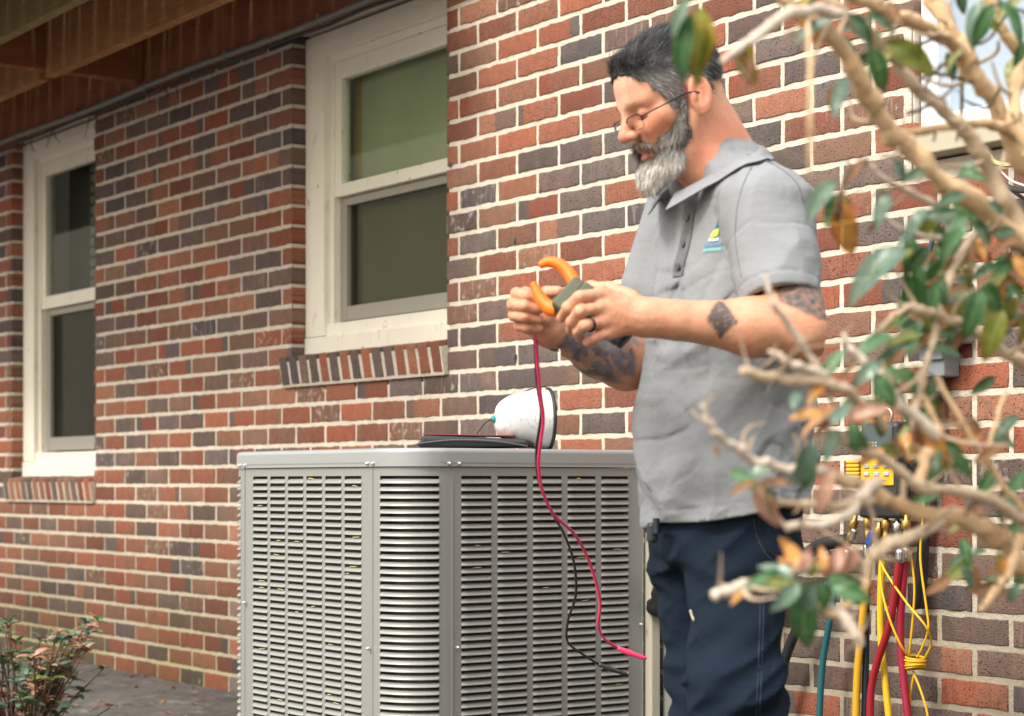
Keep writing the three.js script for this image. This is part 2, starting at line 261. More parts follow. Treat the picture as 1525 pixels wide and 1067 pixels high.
{
  const r = rng(77), list = [], kinds = [0, 1, 2, 3].map((k) => brickCells.map((c, i) => [c.kind, i]).filter((c) => c[0] === k).map((c) => c[1]));
  for (let j = -2; j < 40; j++) {
    const y0 = YB + j * C0, y1 = y0 + C0; if (y1 > YT) continue;
    const off = j & 1 ? -0.077 : 0.023;
    for (let m = Math.floor((S0 - off) / P0); m < (S1 - off) / P0; m++) {
      let spans = [[off + m * P0, off + (m + 1) * P0]];
      spans = spans.map(([a, b]) => [Math.max(a, S0), Math.min(b, S1)]);
      for (const [a, b, c, d] of OPEN) if (y1 - 0.01 > c && y0 + 0.01 < d) spans = spans.flatMap(([p, q]) => (q <= a || p >= b ? [[p, q]] : [[p, Math.min(q, a)], [Math.max(p, b), q]].filter(([u, v]) => v - u > 0.03)));
      for (const [p, q] of spans) {
        const atOpen = (e) => OPEN.some(([a, b]) => Math.abs(e - a) < 1e-6 || Math.abs(e - b) < 1e-6);
        const a = p + (atOpen(p) ? 0 : JT / 2), b = q - (atOpen(q) ? 0 : JT / 2); if (b - a < 0.02) continue;
        const s = (a + b) / 2, y = (y0 + y1) / 2, w0 = wallPt(s, y), Z = -w0.z, px = HX + F * w0.x / Z, py = HY - F * (y - CY) / Z;
        const hid = (px > 365 && px < 945 && py > 690) || (px > 965 && px < 1200 && py > 300 && !(px > 1180 && py > 560)) || (px > 1172 && px < 1200 && py > 1000), seen = px > -40 && px < 1565 && py > -30 && py < 1095 && !hid;
        let t = r(), dk = PN.noise(s * 1.1, y * 1.3, 12) * 0.35 - 0.04 + (s > 0.2 ? 0.06 : 0) + (s > 0.9 && y < 0.8 ? 0.26 : 0);  // more dark bricks low at right, partly to paint the shade there
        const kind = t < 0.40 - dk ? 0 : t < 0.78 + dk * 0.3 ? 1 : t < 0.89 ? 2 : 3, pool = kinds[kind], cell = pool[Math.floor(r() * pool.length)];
        list.push({ s, y, w: b - a, cell, full: b - a > 0.185, Z, seen, tilt: (r() - 0.5) * 0.008, dz: (r() - 0.5) * 0.0026, id: list.length });
      }
    }
  }
  const single = new Set(list.filter((b) => b.seen).sort((a, b) => a.Z - b.Z).slice(0, 300).map((b) => b.id)), cache = new Map(), rest = [];
  const geo = (b) => { const k = b.full ? b.cell + '' : b.cell + ':' + b.w.toFixed(3); if (!cache.has(k)) cache.set(k, brickGeo(b.w, C0 - JT, 0.095, b.cell, b.cell + (b.full ? 0 : 200))); return cache.get(k); };
  let k = 0;
  for (const b of list) {
    if (single.has(b.id)) { const o = part(k ? 'brick_' + String(k).padStart(3, '0') : 'brick', geo(b), brickMat, wall, V(b.s, b.y, b.dz)); o.rotation.z = b.tilt; if (b.id % 2 && b.full) o.rotation.z += Math.PI; k++; continue; }
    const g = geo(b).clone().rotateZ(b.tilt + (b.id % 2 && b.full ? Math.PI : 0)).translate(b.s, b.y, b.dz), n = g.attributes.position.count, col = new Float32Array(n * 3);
    for (let i = 0; i < n; i++) { const c = dirtAndShade(g.attributes.position.getX(i), g.attributes.position.getY(i)); col[i * 3] = c[0]; col[i * 3 + 1] = c[1]; col[i * 3 + 2] = c[2]; }
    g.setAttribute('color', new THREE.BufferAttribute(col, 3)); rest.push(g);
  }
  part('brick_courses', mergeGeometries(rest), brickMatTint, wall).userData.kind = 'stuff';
  // sloping brick sills
  const sillMortar = [], R2 = rng(5); let q = 0;
  for (const [a, b, y] of [[-1.352, -0.335, 1.076], [-3.95, -2.97, 0.67]]) {
    const n = Math.round((b - a) / 0.0677), p = (b - a) / n;
    for (let i = 0; i < n; i++) {
      const cell = Math.floor(R2() * 128), g = brickGeo(0.092, p - 0.0175, 0.16, cell, 500 + cell).rotateZ(Math.PI / 2).rotateX(-0.0);
      const o = part(q ? 'sill_brick_' + String(q).padStart(3, '0') : 'sill_brick', g, brickMat, wall, V(a + p * (i + 0.5), y + 0.047, 0.022 + (R2() - 0.5) * 0.003)); o.rotation.x = 0.16; q++;
    }
    sillMortar.push(box(b - a - 0.004, 0.086, 0.15, 0, 0, 0).rotateX(0.16).translate((a + b) / 2, y + 0.0475, -0.0565));
  }
  part('sill_mortar', merge(sillMortar), mortarPlain, wall);
}
// nail anchors left in the joints
{ const g = []; for (const [px, py] of [[671, 246], [768, 358], [768, 531], [1404, 548]]) { const s = px2s(px); g.push(box(0.008, 0.012, 0.012, s, CY + (HY - py) / F * (ZW - CS * s), 0.003, 0.002)); } part('anchor', merge(g), mat({ color: C(0.14, 0.13, 0.12), metalness: 0.6, roughness: 0.6 }), wall); }

// ================= WINDOWS =================
const paintMap = dataTex(512, 512, (u, v) => { const a = tnoise(u, v, 5, 2, 4), b = tnoise(u * 1, v, 11, 4, 5), c = tnoise(u, v * 0.3, 22, 14, 3); let k = 1 + 0.1 * a; let col = [0.80 * k, 0.76 * k, 0.655 * k]; if (b > 0.24) col = mix3(col, [0.27, 0.21, 0.13], sstep(0.24, 0.33, b) * 0.8); if (c > 0.16) col = mix3(col, [0.46, 0.38, 0.25], Math.min(0.8, (c - 0.16) * 3)); return col; });
const paintBump = dataTex(512, 512, (u, v) => clamp(0.6 + 0.4 * tnoise(u, v, 24, 4, 4), 0, 1), false);
const paint = mat({ map: paintMap, bumpMap: paintBump, bumpScale: 0.0015, roughness: 0.6 });
const screenFrame = mat({ color: C(0.30, 0.28, 0.24), roughness: 0.55 });
const glassClear = mat({ color: C(0.92, 0.96, 0.93), transmission: 1, thickness: 0, roughness: 0.03, ior: 1.5, specularIntensity: 0.16 });
const screenGlass = mat({ color: C(0.66, 0.66, 0.62), transmission: 1, thickness: 0, roughness: 0.05, ior: 1.5, specularIntensity: 0.2 });
const uvScale = (g, s = 1 / 0.6) => { const p = g.attributes.position, n = g.attributes.normal, u = g.attributes.uv; for (let i = 0; i < p.count; i++) { const ax = Math.abs(n.getX(i)), ay = Math.abs(n.getY(i)); u.setXY(i, (ax > 0.6 ? p.getZ(i) : p.getX(i)) * s, (ay > 0.6 ? p.getZ(i) : p.getY(i)) * s); } return g; };
function makeWindow(label, s0, s1, y) {             // y: [foot, sill, sashBottom, lowGlass, railBottom, railTop, upGlass, head]
  const w = s1 - s0, t = wallThing('sash_window', label, 'window', (s0 + s1) / 2, y[0], -0.052), Y = (v) => v - y[0], X = w / 2 - 0.002;
  const b = (x0, x1, y0, y1, z0, z1) => uvScale(box(x1 - x0, y1 - y0, z1 - z0, (x0 + x1) / 2, (y0 + y1) / 2, (z0 + z1) / 2, 0.003));
  const CW = 0.128, CR = 0.035, top = Y(y[7]);
  const fr = part('window_frame', merge([b(-X, -X + CW, Y(y[1]) - 0.01, top, -0.03, 0), b(X - CR, X, Y(y[1]) - 0.01, top, -0.03, 0), b(-X + CW, X - CR, top - 0.075, top, -0.03, -0.001),
    b(-X + CW - 0.002, -X + CW + 0.022, Y(y[1]), top - 0.07, -0.09, -0.024), b(X - CR - 0.022, X - CR + 0.002, Y(y[1]), top - 0.07, -0.09, -0.024), b(-X + CW + 0.02, X - CR - 0.02, top - 0.1, top - 0.072, -0.09, -0.024)]), paint, t);
  part('sill', merge([b(-X, X, 0, Y(y[1]) - 0.012, -0.05, 0.004), b(-X + CW - 0.004, X - CR + 0.004, Y(y[1]) - 0.014, Y(y[2]) - 0.002, -0.09, -0.012)]), paint, t);
  const x0 = -X + CW + 0.021, x1 = X - CR - 0.021, st = 0.042;
  const sash = (name, ya, yb, ga, gb, z, m, gm) => {
    const f = part(name, merge([b(x0, x0 + st, ya, yb, z - 0.03, z), b(x1 - st, x1, ya, yb, z - 0.03, z), b(x0 + st, x1 - st, ya, ga, z - 0.03, z - 0.001), b(x0 + st, x1 - st, gb, yb, z - 0.03, z - 0.001)]), m, t);
    part('pane', box(x1 - x0 - 2 * st + 0.004, gb - ga + 0.004, 0.003, (x0 + x1) / 2, (ga + gb) / 2, z - 0.017), gm, f);
  };
  sash('upper_sash', Y(y[4]), top - 0.1, Y(y[5]), Y(y[6]), -0.030, paint, glassClear);
  sash('lower_sash', Y(y[2]) + 0.006, Y(y[4]) - 0.003, Y(y[3]), Y(y[4]) - 0.03, -0.050, screenFrame, screenGlass);
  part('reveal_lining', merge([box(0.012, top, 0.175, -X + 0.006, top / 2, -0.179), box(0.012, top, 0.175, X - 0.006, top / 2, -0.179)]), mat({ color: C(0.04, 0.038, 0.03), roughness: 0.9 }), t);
  return { t, x0: x0 + 0.01, x1: x1 - 0.01, Y };
}
const shadeTex = (a, b) => dataTex(256, 256, (u, v) => { const k = tnoise(u, v, 3, 7, 3); return mix3(a, b, clamp(0.5 + k, 0, 1)); });
{
  const y = [1.172, 1.248, 1.28, 1.335, 1.70, 1.742, 2.09, 2.25];
  const { t, x0, x1, Y } = makeWindow('white peeling sash window with green shade right above the condenser unit', -1.305, -0.342, y);
  part('roller_shade', box(x1 - x0 - 0.05, 0.98, 0.004, (x0 + x1) / 2 + 0.02, Y(1.26) + 0.49, -0.105), mat({ map: shadeTex([0.29, 0.31, 0.20], [0.38, 0.39, 0.26]), roughness: 0.9 }), t);  // olive sheet also stands in for green reflections in the pane
  part('shade_edge', box(0.05, 0.98, 0.004, x0 + 0.02, Y(1.26) + 0.49, -0.104), mat({ color: C(0.34, 0.26, 0.13), roughness: 0.9 }), t);
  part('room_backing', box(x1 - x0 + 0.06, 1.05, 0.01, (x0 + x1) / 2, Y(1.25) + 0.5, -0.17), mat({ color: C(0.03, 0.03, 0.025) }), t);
}
{
  const y = [0.765, 0.85, 0.88, 0.945, 1.51, 1.565, 2.095, 2.25];
  const { t, x0, x1, Y } = makeWindow('tall dark sash window with grimy white frame farthest along the brick wall', -3.902, -2.979, y);
  const sl = []; for (let i = 0; i < 12; i++) sl.push(box(0.30, 0.03, 0.006, x1 - 0.20, Y(1.6) + i * 0.045, -0.11).rotateX(0));
  part('shutter_louvres', merge(sl), mat({ color: C(0.09, 0.10, 0.075), roughness: 0.6 }), t);
  part('curtain', (() => { const g = new THREE.PlaneGeometry(x1 - x0, 0.62, 80, 1); const p = g.attributes.position; for (let i = 0; i < p.count; i++) p.setZ(i, 0.008 * Math.sin(p.getX(i) * 120) + 0.004 * Math.sin(p.getX(i) * 61)); g.computeVertexNormals(); return g.translate((x0 + x1) / 2, Y(0.9) + 0.31, -0.12); })(), mat({ color: C(0.05, 0.045, 0.035), roughness: 0.9 }), t);
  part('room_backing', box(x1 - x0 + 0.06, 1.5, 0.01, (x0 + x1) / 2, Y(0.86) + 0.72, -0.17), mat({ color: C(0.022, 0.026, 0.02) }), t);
}
{ // third opening, half hidden by the shrub
  const t = wallThing('casement_window', 'pale blue-white window pane over a beige ledge behind the branches at top right', 'window', 2.22, 1.455, -0.02);
  part('window_frame', merge([box(0.05, 1.2, 0.06, -0.645, 0.66, -0.03, 0.004), box(0.05, 1.2, 0.06, 0.1, 0.66, -0.03, 0.004), box(1.34, 0.05, 0.06, 0.0, 0.075, -0.031, 0.004)]), mat({ color: C(0.70, 0.74, 0.80), roughness: 0.4 }), t);
  part('pane', box(1.3, 1.2, 0.004, 0, 0.68, -0.045), mat({ color: C(0.33, 0.40, 0.49), roughness: 0.12 }), t);
  part('ledge', box(1.34, 0.05, 0.12, 0, 0.026, 0.005, 0.006), mat({ color: C(0.42, 0.38, 0.29), roughness: 0.8 }), t);
}

// ================= DECK ABOVE =================
const woodTex = (a, b, c, moss) => dataTex(1024, 512, (u, v) => {
  const g = tnoise(u * 1, v, 4, 21, 4), grain = tnoise(u, v * 1, 3, 2, 2) + 0.6 * PN.noise(u * 14, v * 120, 3), drip = PN.noise(u * 46, v * 0.8, 9) + 0.5 * PN.noise(u * 110, v * 1.2, 4), k = clamp(0.45 + 0.8 * g + 0.15 * grain, 0, 1);
  let col = mix3(a, b, k); col = mix3(col, c, clamp(sstep(0.25, 0.8, drip) * 0.7, 0, 1)); if (moss) col = mix3(col, [0.10, 0.105, 0.03], clamp(0.35 + 1.3 * g + 0.4 * drip, 0, 1) * moss); const f = 1 + 0.25 * PN.noise(u * 9, v * 160, 1); return [col[0] * f, col[1] * f, col[2] * f];
});
const woodMat = (m) => mat({ map: m, roughness: 0.85, bumpMap: woodBump, bumpScale: 0.003 });
const woodBump = dataTex(512, 512, (u, v) => clamp(0.5 + 0.35 * PN.noise(u * 6, v * 90, 3) + 0.3 * tnoise(u, v, 6, 5, 3), 0, 1), false);
const woodDark = woodMat(woodTex([0.20, 0.068, 0.026], [0.34, 0.13, 0.052], [0.66, 0.42, 0.22], 0)), woodMid = woodMat(woodTex([0.27, 0.12, 0.042], [0.48, 0.25, 0.10], [0.66, 0.46, 0.25], 0)), woodMoss = woodMat(woodTex([0.18, 0.13, 0.05], [0.40, 0.31, 0.13], [0.52, 0.46, 0.2], 0.6));
{
  const t = wallThing('wooden_deck', 'stained wooden deck framing overhead above the two windows', 'deck', -3, 2.25, 0.4);
  const L = (name, s0, s1, n0, n1, y0, y1, m) => { const g = box(s1 - s0, y1 - y0, n1 - n0, (s0 + s1) / 2 + 3, (y0 + y1) / 2, (n0 + n1) / 2 - 0.4, 0.003), p = g.attributes.position, u = g.attributes.uv, nn = g.attributes.normal; for (let i = 0; i < p.count; i++) { const along = (n1 - n0) > (s1 - s0) ? p.getZ(i) : p.getX(i); u.setXY(i, along / 1.4, Math.abs(nn.getY(i)) > 0.6 ? 0.3 + ((n1 - n0) > (s1 - s0) ? p.getX(i) : p.getZ(i)) : p.getY(i) / 0.4); } return part(name, g, m, t); };
  L('ledger_board', -7, -0.12, 0.006, 0.045, 0.0, 0.24, woodDark);
  L('joist', -2.40, -0.12, 0.40, 0.44, 0.0, 0.24, woodMid);
  L('joist', -7, -2.46, 0.40, 0.44, 0.0, 0.24, woodMid);
  L('joist', -7, -0.12, 0.77, 0.81, 0.0, 0.24, woodMoss);
  L('joist', -7, -0.12, 1.16, 1.20, 0.0, 0.24, woodMid);  // extra joist out of view: deck extended outwards to darken the wall
    L('bridging_board', -2.458, -2.402, 0.047, 0.768, 0.03, 0.225, woodDark);
  L('bridging_board', -5.458, -5.402, 0.047, 0.768, 0.03, 0.225, woodDark);
  for (let i = 0; i < 48; i++) L('plank', -7 + i * 0.141, -7 + i * 0.141 + 0.136, -0.0 + 0.004, 1.24, 0.242, 0.272, i % 3 ? woodDark : woodMid);
}
{
  const t = wallThing('conduit', 'thin grey conduit with black cable running under the deck board', 'conduit', -2.6, 2.245, 0.05), a = -3.4, b = 3.0, P = [], Q = [];
  for (let i = 0; i <= 24; i++) { const s = lerp(a, 2.65, i / 24); P.push(V(s, 0.004 * Math.sin(i * 0.9) + 0.002, 0.014)); Q.push(V(s, -0.016 - 0.008 * Math.abs(Math.sin(i * 1.35)), 0.008)); }
  part('pipe', tube(P, 0.012, 120, 8), mat({ color: C(0.24, 0.235, 0.22), roughness: 0.55, metalness: 0.3 }), t);
  part('cable', tube(Q, 0.006, 160, 6), mat({ color: C(0.035, 0.03, 0.026), roughness: 0.6 }), t);
  const c = []; for (let i = 0; i < 9; i++) c.push(box(0.012, 0.034, 0.034, lerp(a, 2.6, (i + 0.5) / 9), 0.004, 0.008, 0.003)); part('pipe_clip', merge(c), mat({ color: C(0.3, 0.29, 0.27), metalness: 0.7, roughness: 0.45 }), t);
  const tw = []; const r = rng(8); for (let i = 0; i < 16; i++) { const s = -1.2 + r() * 1.8, q = [V(s, -0.01, 0.01)]; for (let k = 0; k < 3; k++) q.push(q[k].clone().add(V((r() - 0.4) * 0.09, -0.035 * r() - 0.01, (r() - 0.5) * 0.02))); tw.push(tube(q, [0.002, 0.0012], 10, 4)); }
  part('dry_vine', merge(tw), mat({ color: C(0.06, 0.04, 0.025) }), t);
}

// ================= CONDENSER UNIT =================
const streak = dataTex(512, 512, (u, v) => { const a = tnoise(u, v, 7, 3, 3), b = tnoise(u, v, 60, 8, 2); return clamp(0.62 + 0.35 * a + 0.2 * b, 0, 1); }, false);
const acPaint = mat({ color: C(0.275, 0.278, 0.266), roughness: 0.62, metalness: 0.22, roughnessMap: streak });
const acLid = mat({ color: C(0.33, 0.345, 0.35), roughness: 0.55, metalness: 0.3, roughnessMap: streak });
const boltMat = mat({ color: C(0.75, 0.75, 0.73), metalness: 0.9, roughness: 0.3 });
const black = mat({ color: C(0.016, 0.016, 0.017), roughness: 0.55 });
const coilMap = dataTex(512, 256, (u, v) => { const s = Math.sin(u * 512 * 1.57), k = tnoise(u, v, 6, 4, 4); let c = mix3([0.10, 0.077, 0.044], [0.18, 0.14, 0.078], clamp(0.5 + k, 0, 1)); const row = Math.sin(v * 70); if (row > 0.72) c = mix3(c, [0.30, 0.23, 0.11], 0.6); return [c[0] * (0.75 + 0.25 * s), c[1] * (0.75 + 0.25 * s), c[2] * (0.75 + 0.25 * s)]; });
{
  const o = wallPt(0, 0, 0), corner = V(-0.2375, 0, -4.30), t = thing('condenser_unit', 'grey louvred outdoor air conditioning unit standing on the soil against the brick wall', 'air conditioner', corner, TURN);
  // local axes: x along the wall (0 at the near corner, negative to the left), z out of the wall (0 at the front, negative to the wall)
  const R = 0.116, LX = -0.861, DZ = -0.666, Y0 = -0.02, YB2 = 0.06, YP = 0.782, AL = R * Math.PI / 2;
  // path along the skin: u < 0 on the front (left) face, u in [0, AL] on the corner, beyond on the right face
  const path = (u) => {
    if (u < -(0.745 - R)) { const v = -(0.745 - R) - u, a = Math.min(v / R, Math.PI / 2); return [-0.745 - R * Math.sin(a), -R * (1 - Math.cos(a)) - Math.max(0, v - AL), -Math.sin(a), Math.cos(a)]; }
    if (u < 0) return [-R + u, 0, 0, 1];
    if (u < AL) { const a = u / R; return [-R + R * Math.sin(a), -R + R * Math.cos(a), Math.sin(a), Math.cos(a)]; }
    return [0, -R - (u - AL), 1, 0];
  };
  const ux = (x) => x + R, uq = (q) => AL + q - R;                 // from a place on a flat face to the path
  const sheet = (u0, u1, y0, y1, off = 0, th = 0.0015) => {        // bent sheet with thickness
    const n = Math.max(1, Math.ceil((u1 - u0) / 0.012)), pos = [], uv = [], idx = [];
    for (const [y, k] of [[y0, 0], [y1, 0], [y1, 1], [y0, 1]]) for (let i = 0; i <= n; i++) { const u = lerp(u0, u1, i / n), [x, z, a, b] = path(u), d = off - k * th; pos.push(x + a * d, y, z + b * d); uv.push(u / 0.5, y / 0.5); }
    const w = n + 1; for (let r = 0; r < 4; r++) for (let i = 0; i < n; i++) { const a = r * w + i, b = ((r + 1) % 4) * w + i; idx.push(a, a + 1, b, a + 1, b + 1, b); }
    const s = 0, e = n; for (const i of [s, e]) { const q = [i, w + i, 2 * w + i, 3 * w + i]; i === s ? idx.push(q[0], q[1], q[2], q[0], q[2], q[3]) : idx.push(q[0], q[2], q[1], q[0], q[3], q[2]); }
    const g = new THREE.BufferGeometry(); g.setAttribute('position', new THREE.Float32BufferAttribute(pos, 3)); g.setAttribute('uv', new THREE.Float32BufferAttribute(uv, 2)); g.setIndex(idx);
    const h = toCreasedNormals(g, 0.6); return h;
  };
  // louvre slat: section swept along the path; hooded lip at the bottom, lying back at the top
  const SEC = [[-0.0062, 0.0112], [-0.0012, 0.0086], [0.0026, 0.0040], [0.0044, 0.0012], [0.0040, 0], [0.0028, 0.0004], [0.0010, 0.0036], [-0.0030, 0.0068], [-0.0072, 0.0094]];
  const slat = (u0, u1, y) => {
    const n = Math.max(1, Math.ceil((u1 - u0) / 0.02)), e = 0.004, us = [[u0 - 0.001, 0.35], [u0 + e, 1]]; for (let i = 1; i < n; i++) us.push([lerp(u0, u1, i / n), 1]); us.push([u1 - e, 1], [u1 + 0.001, 0.35]);
    const pos = [], uv = [], idx = [], m = SEC.length;
    for (const [u, k] of us) { const [x, z, a, b] = path(u); for (const [d, h] of SEC) { pos.push(x + a * d * k, y + h * (0.75 + 0.25 * k), z + b * d * k); uv.push(u / 0.5, (y + h) / 0.5); } }
    for (let i = 0; i < us.length - 1; i++) for (let j = 0; j < m; j++) { const a = i * m + j, b = i * m + (j + 1) % m; idx.push(a, b, a + m, b, b + m, a + m); }
    const g = new THREE.BufferGeometry(); g.setAttribute('position', new THREE.Float32BufferAttribute(pos, 3)); g.setAttribute('uv', new THREE.Float32BufferAttribute(uv, 2)); g.setIndex(idx); g.computeVertexNormals(); return g;
  };
  const YS = 0.7625, PT = 0.01655, ROWS = 40, SH = 0.0104, yRow = (i) => YS - (i + 1) * PT;
  const yLow = yRow(ROWS - 1);
  const panel = (name, u0, u1, cols) => {
    const gs = [], edge = [u0, ...cols.flat(), u1];
    for (let i = 0; i < edge.length; i += 2) gs.push(sheet(edge[i], edge[i + 1], YB2, YP));
    for (const [a, b] of cols) gs.push(sheet(a, b, YS + 0.0006, YP), sheet(a, b, YB2, yLow - 0.001));
    return part(name, merge(gs), acPaint, t);
  };
  const colsL = [], colsR = []; for (let i = 0; i < 6; i++) { const a = -0.6955 + i * 0.0894; colsL.push([ux(a), ux(a + 0.0745)]); } for (let i = 0; i < 5; i++) { const q = 0.153 + i * 0.0972; colsR.push([uq(q), uq(q + 0.0805)]); }
  const colC = [[AL * 10 / 90, AL * 80 / 90]], colB = [[ux(-0.765 - 0.16), ux(-0.765)]];
  const seams = [ux(-0.739), ux(-0.1245), uq(0.129), uq(0.666)];
  panel('side_panel', ux(-0.97), seams[0] - 0.0008, colB); panel('side_panel', seams[0] + 0.0008, seams[1] - 0.0008, colsL); panel('corner_panel', seams[1] + 0.0008, seams[2] - 0.0008, colC); panel('side_panel', seams[2] + 0.0008, seams[3], colsR);
  // raised rolled edges along the seams
  part('seam_bead', merge([seams[0], seams[1], seams[2], seams[3] - 0.002].map((u) => sheet(u - 0.0018, u + 0.0018, YB2, YP, 0.0016, 0.003))), acPaint, t);
  let singles = 0; const rest = [], seenRows = 33;
  const cand = []; for (let i = 0; i < ROWS; i++) { colC.forEach((c) => cand.push([i, c, 0])); colsR.forEach((c) => cand.push([i, c, 1])); colsL.forEach((c, k) => cand.push([i, c, 2 + (5 - k) * 0.1])); colB.forEach((c) => cand.push([i, c, 9])); }
  cand.sort((a, b) => (a[0] >= seenRows) - (b[0] >= seenRows) || a[2] - b[2] || a[0] - b[0]);
  const shared = new Map();
  for (const [i, [a, b], o2] of cand) {
    const key = a.toFixed(4); if (!shared.has(key)) shared.set(key, slat(a, b, 0)); const g = shared.get(key);
    if (singles < 300) { part(singles ? 'slat_' + String(singles).padStart(3, '0') : 'slat', g, acPaint, t, V(0, yRow(i) + 0.0, 0)); singles++; } else rest.push(g.clone().translate(0, yRow(i), 0));
  }
  part('slat_rows', mergeGeometries(rest), acPaint, t).userData.kind = 'stuff';
  // lid: rounded plan with a rolled top edge
  const plan = (g, r) => { const s = new THREE.Shape(), x0 = LX - g, x1 = g, z0 = DZ - 0.02 - g, z1 = g; s.moveTo(x0 + r, -z1); s.lineTo(x1 - r, -z1); s.absarc(x1 - r, -z1 + r, r, -Math.PI / 2, 0); s.lineTo(x1, -z0 - 0.01); s.lineTo(x1 - 0.01, -z0); s.lineTo(x0 + r, -z0); s.absarc(x0 + r, -z0 - r, r, Math.PI / 2, Math.PI); s.lineTo(x0, -z1 + r); s.absarc(x0 + r, -z1 + r, r, Math.PI, Math.PI * 1.5); return s; };
  part('lid', move(new THREE.ExtrudeGeometry(plan(-0.004, R), { depth: 0.021, bevelThickness: 0.010, bevelSize: 0.010, bevelSegments: 5, curveSegments: 24 }).rotateX(-Math.PI / 2), 0, 0.7935, 0), acLid, t);
  part('lid_skirt', sheet(ux(-0.93), uq(0.664), 0.7838, 0.80, 0.0052, 0.003), acLid, t);
  part('base_pan', move(new THREE.ExtrudeGeometry(plan(-0.002, R), { depth: 0.08, bevelEnabled: false, curveSegments: 16 }).rotateX(-Math.PI / 2), 0, -0.03, 0), acPaint, t);
  const co = new THREE.ExtrudeGeometry(plan(-0.032, R - 0.03), { depth: 0.718, bevelEnabled: false, curveSegments: 16 }).rotateX(-Math.PI / 2); { const u = co.attributes.uv, p = co.attributes.position; for (let i = 0; i < p.count; i++) u.setXY(i, (p.getX(i) - p.getZ(i)) / 0.6, p.getY(i) / 0.3); }
  part('coil', move(co, 0, 0.06, 0), mat({ map: coilMap, metalness: 0.4, roughness: 0.5 }), t);
  // bolts
  const bolt = (u, y) => { const [x, z, a, b] = path(u), g = new THREE.CylinderGeometry(0.0042, 0.005, 0.004, 6).rotateX(Math.PI / 2); const d = new THREE.SphereGeometry(0.0032, 8, 6); const m = merge([g, d.translate(0, 0, 0.0022)]); m.rotateY(Math.atan2(a, b)); part('bolt', m, boltMat, t, V(x + a * 0.0072, y, z + b * 0.0072)); };
  for (const u of [seams[0] - 0.014, seams[0] + 0.012, seams[1] - 0.012, seams[1] + 0.012, seams[2] - 0.012, seams[2] + 0.014, seams[3] - 0.02]) bolt(u, 0.7905);
  for (const [u, y] of [[seams[0] + 0.009, 0.452], [seams[1] - 0.008, 0.38], [seams[2] + 0.010, 0.385], [seams[3] - 0.012, 0.415]]) bolt(u, y);
  // straw and dry grass caught in the louvres
  const r = rng(31), gr = []; for (let i = 0; i < 28; i++) { const c = r() < 0.86 ? colsL[Math.floor(r() * 6)] : colsR[Math.floor(r() * 5)], u = lerp(c[0], c[1], 0.1 + 0.5 * r()), y = yRow(Math.floor(r() * 33)) + SH + 0.0012, [x, z, a, b] = path(u), [x2, z2] = path(u + 0.012 + 0.02 * r()); gr.push(tube([V(x + a * 0.0005, y, z + b * 0.0005), V((x + x2) / 2 + a * 0.002, y + 0.001 * r(), (z + z2) / 2 + b * 0.002), V(x2 - a * 0.001, y + (r() - 0.5) * 0.004, z2 - b * 0.001)], 0.0009, 6, 4)); }
  part('straw', merge(gr), mat({ color: C(0.62, 0.48, 0.2), roughness: 0.8 }), t);
  // service side behind the man
  part('pipe_cover', box(0.030, 0.75, 0.03, 0.006, 0.40, DZ - 0.022, 0.006), mat({ color: C(0.42, 0.39, 0.31), roughness: 0.6 }), t);
  const sv = part('service_cover', merge([box(0.15, 0.42, 0.012, 0.085, 0.52, DZ - 0.055, 0.004), box(0.012, 0.42, 0.10, 0.16, 0.52, DZ - 0.10, 0.004), box(0.15, 0.012, 0.10, 0.085, 0.728, DZ - 0.10, 0.003)]), acPaint, t);
  part('bolt', new THREE.SphereGeometry(0.005, 8, 6), boltMat, sv, V(0.035, 0.35, DZ - 0.049));
  part('service_post', box(0.05, 0.30, 0.02, 0.035, 0.155, DZ - 0.06, 0.004), acPaint, t);
  part('valve_cap', move(new THREE.LatheGeometry([[0, 0.055], [0.018, 0.054], [0.026, 0.04], [0.028, 0.012], [0.022, 0], [0.03, -0.012], [0.026, -0.03], [0, -0.034]].map((p) => new THREE.Vector2(...p)), 18).rotateZ(-0.5), 0.04, 0.47, DZ - 0.02), mat({ color: C(0.012, 0.012, 0.013), roughness: 0.35 }), t);
  part('flexible_pipe', tube([V(0.12, 0.33, DZ - 0.08), V(0.13, 0.22, DZ - 0.06), V(0.15, 0.1, DZ - 0.07), V(0.17, -0.03, DZ - 0.09)], 0.014, 40, 10), black, t);
}
{ // concrete pad
  const t = thing('concrete_pad', 'low concrete slab under the grey condenser unit', 'slab', V(-0.2375, -0.16, -4.3), TURN);
  part('slab', box(1.02, 0.128, 0.86, -0.43, 0.062, -0.34, 0.01), mat({ color: C(0.3, 0.29, 0.27), roughness: 0.95 }), t);
}
